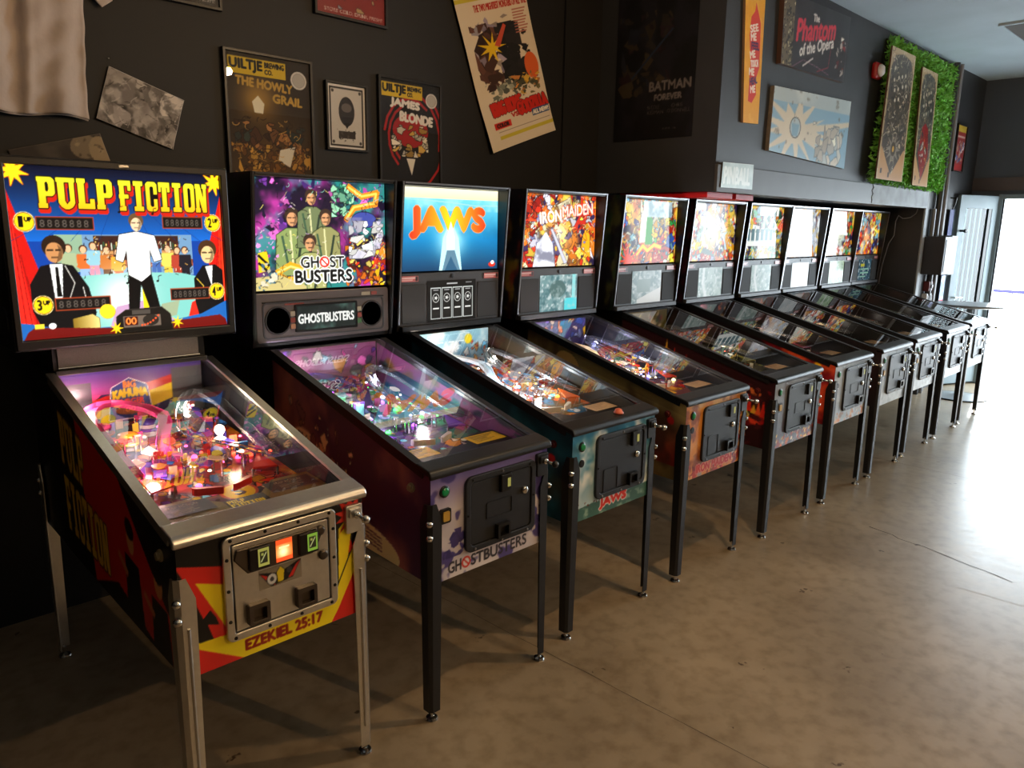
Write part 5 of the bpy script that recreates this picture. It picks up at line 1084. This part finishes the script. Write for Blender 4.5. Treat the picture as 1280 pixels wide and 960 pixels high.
def cv_rays():
    c = Canvas(1270, 480, 150, hx('8fb6cc')).rect(0, 0, 1270, 100, hx('b8c6c8')).cloud(hx('d8e0dc'), 5, 3, .5, .7, .7, box=(0, 0, 1270, 100))
    r = random.Random(5)
    c.star(360, 290, 170, 420, 13, hx('dcd2bc'), sx=1.25, sy=.62, jit=.7, seed=4).poly([(360, 260), (1270, 150), (1270, 185), (360, 320)], hx('dcd2bc')).poly([(360, 250), (900, 330), (880, 370), (360, 330)], hx('dcd2bc')).rect(0, 0, 1270, 92, hx('b8c6c8')).cloud(hx('d8e0dc'), 5, 3, .5, .7, .7, box=(0, 0, 1270, 92))
    c.ell(360, 280, 170, 110, hx('ded4be')).ell(360, 270, 85, 78, hx('4a4c4c')).ell(360, 270, 76, 70, hx('b8c8cc')).poly([(300, 240), (420, 240), (400, 330), (320, 330)], hx('8ab0c4'))
    c.busy([hx(h) for h in ('e4dccc', 'c4ccca', 'e8e0d0', 'd4d4cc')], 22, 50, 120, 9, box=(640, 200, 1180, 480), line=hx('4a5a62'), lw=4, spiky=.3)
    return c.cloud(hx('6a6458'), 26, 13, .72, .8, .6)
board('painted_panel', [(4.642, 2.644), (5.898, 2.69), (5.893, 2.183), (4.634, 2.228)], .030, cv_rays(), 'weathered pale blue panel with cream sun rays on the bulkhead', 'sign', mat('chipped_edge', (.42, .38, .34), .8, noise=.4, nscale=40))
board('pinball_sign', [(4.058, 2.114), (4.448, 2.122), (4.451, 1.962), (4.051, 1.96)], .028, Canvas(400, 155, 80, hx('8fa6a4')).cloud(hx('a8bcba'), 6, 3, .4, .7, .8).rect(0, 0, 400, 4, hx('c0cccc')).text('PINBALL', 28, 30, 330, 98, hx('c4d0cc'), bold=4), 'small pale grey-green sign reading PINBALL at the bulkhead corner', 'sign', M_GREYPL)
def cv_woodpf(seed, red):
    c = Canvas(520, 1050, 90, hx('b8a078')).rect(20, 40, 500, 1050, hx('b09468'))
    P = [(50, 950-0), (50, 180), (110, 70), (260, 40), (410, 70), (470, 180), (470, 760), (260, 1010), (50, 760)]
    c.poly([(28, 780), (28, 160), (90, 60), (260, 30), (430, 60), (492, 160), (492, 780), (260, 1000)], hx('4a4238') if not red else hx('44443c'))
    c.busy([hx(h) for h in (('8a7f70', '4a4238', 'a8987c', '3a342e', '7a6a50', 'b8a080') if not red else ('6a7068', '4a4a44', 'a89870', '3a3c38'))], 260, 8, 34, seed, box=(40, 70, 480, 780), lw=3).strokes([hx('d8c8a0'), hx('1c1814'), hx('e0d4b8'), hx('b8a880')], 220, 70, 5, seed)
    for k in range(12): c.ell(110+(k*97) % 320, 160+(k*61) % 260, 16, 16, hx('d8cdb0'), line=hx('3a342e'), lw=3)
    if red: c.poly([(90, 760), (160, 520), (260, 470), (360, 520), (430, 760), (260, 990)], hx('8a1c1c')).busy([hx(h) for h in ('b8401c', 'e0a02a', '5a1014', 'c8c0b0', '3a3a3c')], 60, 10, 46, 8, box=(130, 540, 390, 880), lw=2)
    else: c.star(260, 790, 60, 150, 10, hx('8a8070')).ell(260, 790, 50, 60, hx('4a4034')).ell(260, 790, 20, 26, hx('c89a3a'))
    return c.poly([(20, 780), (50, 790), (260, 1010), (470, 790), (500, 780), (500, 1050), (20, 1050)], hx('b88a58')).rect(60, 960, 90, 1000, hx('2a2018')).rect(210, 985, 240, 1025, hx('2a2018'))
# leafy mat behind the two bare playfields
hed = empty('artificial_hedge', (7.27, YF, 2.11), 0, 'bright green artificial hedge mat on the bulkhead behind two bare playfields', 'hedge')
MB().box(-.74, 1.0, -.015, -.001, .03, 1.15).build('mat_backing', mat('dark_green_mesh', (.08, .14, .06), .9), hed)
def hedge_leaves():
    r = np.random.default_rng(4); N = 7500
    x = r.uniform(-.98, 1.04, N); z = r.uniform(-.01, 1.17, N); x = np.where(x < -.90+.13*np.clip(z/1.0, 0, 1), r.uniform(-.7, 1.04, N), x); y = -.012-.06*r.random(N)
    a = r.normal(size=(N, 3)); a[:, 1] -= .6; a /= np.linalg.norm(a, axis=1)[:, None]; b = np.cross(a, r.normal(size=(N, 3))); b /= np.linalg.norm(b, axis=1)[:, None]
    L = r.uniform(.018, .042, N)[:, None]; W = L*.28; p = np.stack([x, y, z], 1); p[:, 1] = np.clip(p[:, 1], -.09+L[:, 0], -.004-L[:, 0])
    V = np.stack([p-a*L, p+b*W, p+a*L, p-b*W], 1).reshape(-1, 3); V[:, 1] = np.clip(V[:, 1], -.091, -.002)
    return MB().add([tuple(v) for v in V], [(4*i, 4*i+1, 4*i+2, 4*i+3) for i in range(N)])
_mh = mat('hedge_leaf', (.45, .72, .27), .6, noise=.7, nscale=28)
fo = hedge_leaves().build('foliage', _mh, hed); fo['kind'] = 'stuff'
for _q, _red, _lab in (([(6.409, 3.172), (6.948, 3.172), (6.964, 2.132), (6.36, 2.132)], 0, 'bare wooden playfield with grey-brown artwork on the hedge, nearer one'), ([(7.147, 3.119), (7.56, 3.115), (7.636, 2.119), (7.234, 2.119)], 1, 'bare wooden playfield with a red emblem on the hedge, farther one')):  # corners scaled about the camera from the bulkhead plane to the board plane
    _c = sum(p[0] for p in _q)/4; _z = _q[2][1]
    _t = empty('bare_playfield', (_c, YF-.095, _z), 0, _lab, 'playfield board', 'bare playfields on the hedge')
    MB().prism([(x-_c, z-_z) for x, z in _q], -.013, 0).build('board', mat('plywood_edge', (.36, .25, .17), .7), _t)
    art('printed_face', cv_woodpf(3+_red, _red), [(x-_c, -.0138, z-_z) for x, z in _q], M_PRINT, _t)
# red alarm sounder
_t = empty('alarm_sounder', (6.35, YF, 2.98), 0, 'red wall alarm sounder with white face beside the hedge', 'alarm')
MB().box(-.06, .06, -.05, 0, -.065, .065).build('sounder_body', mat('alarm_red', (.62, .08, .08), .35), _t, bevel=.02)
MB().lathe([(.05, 0), (.05, -.012), (.035, -.03), (.012, -.034), (.001, -.034)], (0, -.05, 0), 'y', 20).build('sounder_face', mat('alarm_white', (.82, .80, .78), .4), _t, smooth=True)
# red boxed beam under the bulkhead corner
struct('trim_5', MB().box(XB+.02, XB+.34, YF+.06, YW-.2, ZB-.038, ZB), mat('red_beam', (.85, .09, .12), .5), bevel=.003)
tag(MB().box(XB+.42, XB+.66, YF+.08, YF+.3, ZB-.038, ZB).build('red_box', mat('red_beam'), bevel=.003), 'small red box fixed under the bulkhead behind the sign', 'box')

# ------------------------------------------------------------------ far end: pipes, meters, door, table
def pipe(x, y, z0, z1, r, m, label):
    return tag(MB().tube([(x, y, z0), (x, y, z1)], r, 12).build('wall_pipe', m), label, 'pipe', 'vertical pipes on the far pier')
M_PIPE = mat('painted_pipe', (.52, .52, .53), .4); M_DPIPE = mat('dark_pipe', (.20, .20, .21), .4)
pipe(8.40, YF-.055, 0, ZC, .020, M_PIPE, 'pale vertical pipe running up past the hedge to the ceiling')
pipe(8.29, YF-.04, 0, ZC, .030, M_DPIPE, 'dark thick vertical pipe close beside the hedge')
pipe(8.20, YF-.03, 1.66, 1.93, .020, M_PIPE, 'short pale conduit rising from the dark meter cabinet')
pipe(8.52, YF-.03, 0, 1.95, .016, M_PIPE, 'thin pale conduit behind the light grey meter box')
_t = empty('meter_cabinet', (8.20, YF-.085, 1.28), 0, 'dark grey electrical cabinet on the far pier', 'electrical box')
MB().box(-.13, .13, -.12, .084, 0, .38).build('cabinet_shell', mat('dark_cabinet', (.19, .19, .21), .5), _t, bevel=.008)
MB().box(-.10, .10, -.125, -.119, .03, .35).build('cabinet_door', mat('dark_cabinet'), _t, bevel=.002)
_t = empty('meter_box', (8.445, YF-.085, 1.27), 0, 'light grey electricity meter with white window beside the dark cabinet', 'electrical box')
MB().box(-.10, .10, -.10, .03, 0, .40).build('meter_shell', mat('light_meter', (.40, .41, .42), .45), _t, bevel=.01)
MB().box(-.06, .06, -.106, -.099, .25, .35).build('meter_window', mat('meter_window', (.85, .86, .86), .2), _t, bevel=.003)
MB().lathe([(.05, 0), (.05, .03), (.03, .045), (.001, .046)], (.10, -.03, .16), 'x', 18).build('meter_dial', mat('light_meter'), _t)
_t = empty('fire_switch', (8.30, YF, 1.10), 0, 'small dark red switch box below the dark cabinet', 'switch')
MB().box(-.055, .055, -.06, 0, 0, .10).build('switch_body', mat('dark_red_box', (.36, .10, .11), .5), _t, bevel=.006)
MB().lathe([(.02, 0), (.02, -.015), (.001, -.016)], (0, -.06, .05), 'y', 14).build('switch_knob', M_BLK, _t)
_t = empty('socket_box', (8.34, YF, .96), 0, 'white double socket box low on the pier above the last machine', 'socket')
MB().box(-.11, .11, -.055, 0, 0, .115).build('socket_shell', mat('white_plastic', (.80, .80, .80), .4), _t, bevel=.008)
MB().box(-.09, -.01, -.06, -.054, .02, .095).box(.01, .09, -.06, -.054, .02, .095).build('socket_face', mat('off_white', (.68, .68, .68), .5), _t, bevel=.003)
framed('framed_poster', 8.655, 8.98, 2.325, 2.808, Canvas(330, 480, 50, hx('9a2424')).rect(0, 0, 330, 70, hx('d8b83a')).rect(20, 110, 310, 130, hx('e0c8c0')).busy([hx(h) for h in ('5a6a98', 'c8a088', '3a3a5a', 'd8d0d0')], 30, 20, 70, 5, box=(10, 160, 320, 400)).rect(0, 410, 330, 460, hx('a82020')), 'small red framed poster with yellow bar on the far wall near the doorway', 'framed beer posters on the black wall', y=YF)
_t = empty('blue_banner', (8.78, YF-.03, .86), 0, 'narrow blue and white banner hanging from a hook by the open door', 'banner')
art('banner_cloth', Canvas(150, 1080, 24, hx('1c2860')).vgrad(hx('1c2560'), hx('344878'), 0, 600).rect(0, 700, 150, 1080, hx('8a98b0')).cloud(hx('e0e4e8'), 4, 3, .5, .7, .8, box=(0, 650, 150, 1000)).rect(0, 960, 150, 1080, hx('b8303a')), ((-.07, -.002, 1.08), (.07, -.002, 1.08), (.07, -.002, 0), (-.07, -.002, 0)), M_MATTE, _t)
MB().box(-.07, .07, -.0012, .003, 0, 1.08).build('banner_lining', mat('banner_lining', (.2, .25, .5), .8), _t)
MB().tube([(0, .03, 1.20), (0, -.03, 1.20), (0, -.02, 1.14), (0, 0, 1.08)], .008, 8).build('banner_hook', M_BLK, _t)
# cable in the niche
tag(MB().tube([(7.96, YF+.05, 1.93), (7.955, YF+.06, 1.88), (7.93, YF+.10, 1.84), (7.90, YF+.16, 1.83), (7.885, YF+.20, 1.86), (7.88, YF+.22, 1.80), (7.885, YF+.22, 1.66), (7.875, YF+.26, 1.58), (7.875, YF+.30, 1.36), (7.88, YF+.32, 1.1), (7.88, YF+.34, .7), (7.88, YF+.36, .02)], .005, 6).build('power_cable', mat('grey_cable', (.42, .42, .44), .5)), 'thin grey cable hanging in the dark niche beside the last machine', 'cable')

# open door leaf with barred glass
def door_leaf():
    h = Vector((XR-.01, DY0+.005, 0)); e = Vector((8.93, .735, 0)); L = (e-h).length; rz = math.atan2(e.y-h.y, e.x-h.x)
    t = bpy.data.objects.new('door_1', None); COL.objects.link(t); t.location = h; t.rotation_euler = (0, 0, rz); t['kind'] = 'structure'
    zt = 2.10; s = .10
    MB().ring([(0, .02), (L, .02), (L, zt), (0, zt)], [(s, .22), (L-s, .22), (L-s, zt-.14), (s, zt-.14)], -.02, .02).build('leaf_frame', M_FRAMEP, t, bevel=.004)
    MB().box(s, L-s, -.004, .004, .22, zt-.14).build('pane', glass_mat('door_glass', tint=(.82, .92, .93)), t)
    for k in range(5):
        x = s+(L-2*s)*(k+.7)/5.4; MB().box(x-.008, x+.008, -.03, -.014, .22, zt-.14).build('bar', M_FRAMEP, t)
    MB().box(s+.005, s+.05, .005, .018, .22, zt-.14).build('weather_strip', M_BLK, t)
    MB().lathe([(.012, 0), (.012, .05), (.02, .05), (.02, .075), (.001, .076)], (L-.05, .02, 1.72), 'y', 12).build('door_stop', M_BLK, t)
    MB().tube([(L-.06, .02, 1.0), (L-.06, .06, 1.0), (L-.16, .06, 1.0)], .009, 8).build('door_handle', M_CHROME, t)
door_leaf()
struct('trim_6', MB().box(XR-.03, XR+.13, DY0-.045, DY0, 0, DZ).box(XR-.03, XR+.13, DY1, DY1+.045, 0, DZ).box(XR-.03, XR+.13, DY1+.045, DY0-.045, DZ-.05, DZ), M_FRAMEP, bevel=.004)
MB().box(XR-.02, XR+.02, DY0-.062, DY0-.046, 0, DZ-.05).build('draught_strip', M_BLK, bpy.data.objects['trim_6'])
# door-frame post of the second leaf
# high round table
_t = empty('round_table', (8.50, .38, 0), 0, 'round grey bar table with a disc foot behind the last machine', 'table')
_zt = .985
MB().lathe([(.02, _zt-.03), (.30, _zt-.028), (.325, _zt-.02), (.33, _zt-.01), (.325, _zt), (.001, _zt)], n=40).build('table_top', mat('table_grey', (.42, .44, .45), .3), _t, smooth=False)
MB().lathe([(.032, .02), (.030, _zt-.03)], n=18).build('pedestal', mat('table_post', (.50, .52, .53), .35, metal=.5), _t, smooth=True)
MB().lathe([(.26, 0), (.262, .008), (.25, .014), (.05, .03), (.032, .04)], n=40).build('table_base', mat('table_base', (.45, .47, .48), .35), _t)
MB().tube([(.262*math.cos(a*.1571), .262*math.sin(a*.1571), .008) for a in range(41)], .006, 6).build('base_rim', M_BLK, _t)
# outside: pavement and railing
tag(MB().box(XR+.12, XR+9, -9, 9, -.12, -.02).build('pavement', mat('pale_paving', (.80, .80, .80), .8, noise=.08, nscale=3)), kind='structure')
rl = empty('street_railing', (11.2, 0, -.02), 0, 'blue-topped metal railing on the pavement outside the door', 'railing')
MB().beam((0, -2.4, .98), (0, 1.6, .98), .05, .04).build('top_rail', mat('violet_rail', (.30, .28, .62), .4), rl)
MB().beam((0, -2.4, .16), (0, 1.6, .16), .03, .03).build('bottom_rail', mat('rail_grey', (.60, .62, .66), .4), rl)
for k in range(17): MB().tube([(0, -2.4+k*.25, 0 if k % 4 == 0 else .16), (0, -2.4+k*.25, .97)], .010, 8).build('baluster', mat('rail_grey'), rl)
# bulb hanging over the aisle (seen mirrored in the framed posters)
for _p, _l in (((2.51, -.85, 2.86), 'bare warm bulb on a black cord over the aisle, nearest the machines'), ((2.2, -3.9, 2.86), 'bare warm bulb on a black cord across the room from the machines'), ((-1.0, -3.9, 2.86), 'bare warm bulb on a black cord near the closed end of the room')):
    _t = empty('pendant_bulb', _p, 0, _l, 'lamp', 'pendant bulbs')
    MB().lathe([(.012, .105), (.018, .095), (.018, .06)], n=14).build('bulb_socket', M_BLK, _t)
    MB().lathe([(.014, .06), (.03, .03), (.042, .0), (.036, -.028), (.018, -.044), (.001, -.046)], n=18).build('bulb_glass', M_GLASS, _t, smooth=True)
    MB().tube([(0, 0, .10), (0, 0, ZC-2.86)], .003, 6).build('bulb_cord', M_BLK, _t)
# ceiling hatch
_t = empty('ceiling_hatch', (7.55, -.38, ZC), 0, 'brown square hatch let into the pale ceiling', 'hatch')
MB().box(-.60, .60, -.42, .42, -.012, 0).build('hatch_panel', mat('hatch_brown', (.22, .20, .18), .7), _t)
MB().ring([(-.63, -.45), (.63, -.45), (.63, .45), (-.63, .45)], [(-.60, -.42), (.60, -.42), (.60, .42), (-.60, .42)], -.018, 0, 'z').build('hatch_trim', M_CEIL, _t)
# cracks in the floor
crack(wob((1.69, 1.3), (1.80, -2.2), 26, .006, 1), .0016)
crack(wob((5.57, .6), (5.52, -2.4), 20, .008, 2), .0022)
crack(wob((4.11, -.36), (3.90, -1.12), 12, .025, 3), .0045)
crack(wob((3.63, -.95), (3.72, -2.2), 12, .004, 5), .004, M_JOINT)
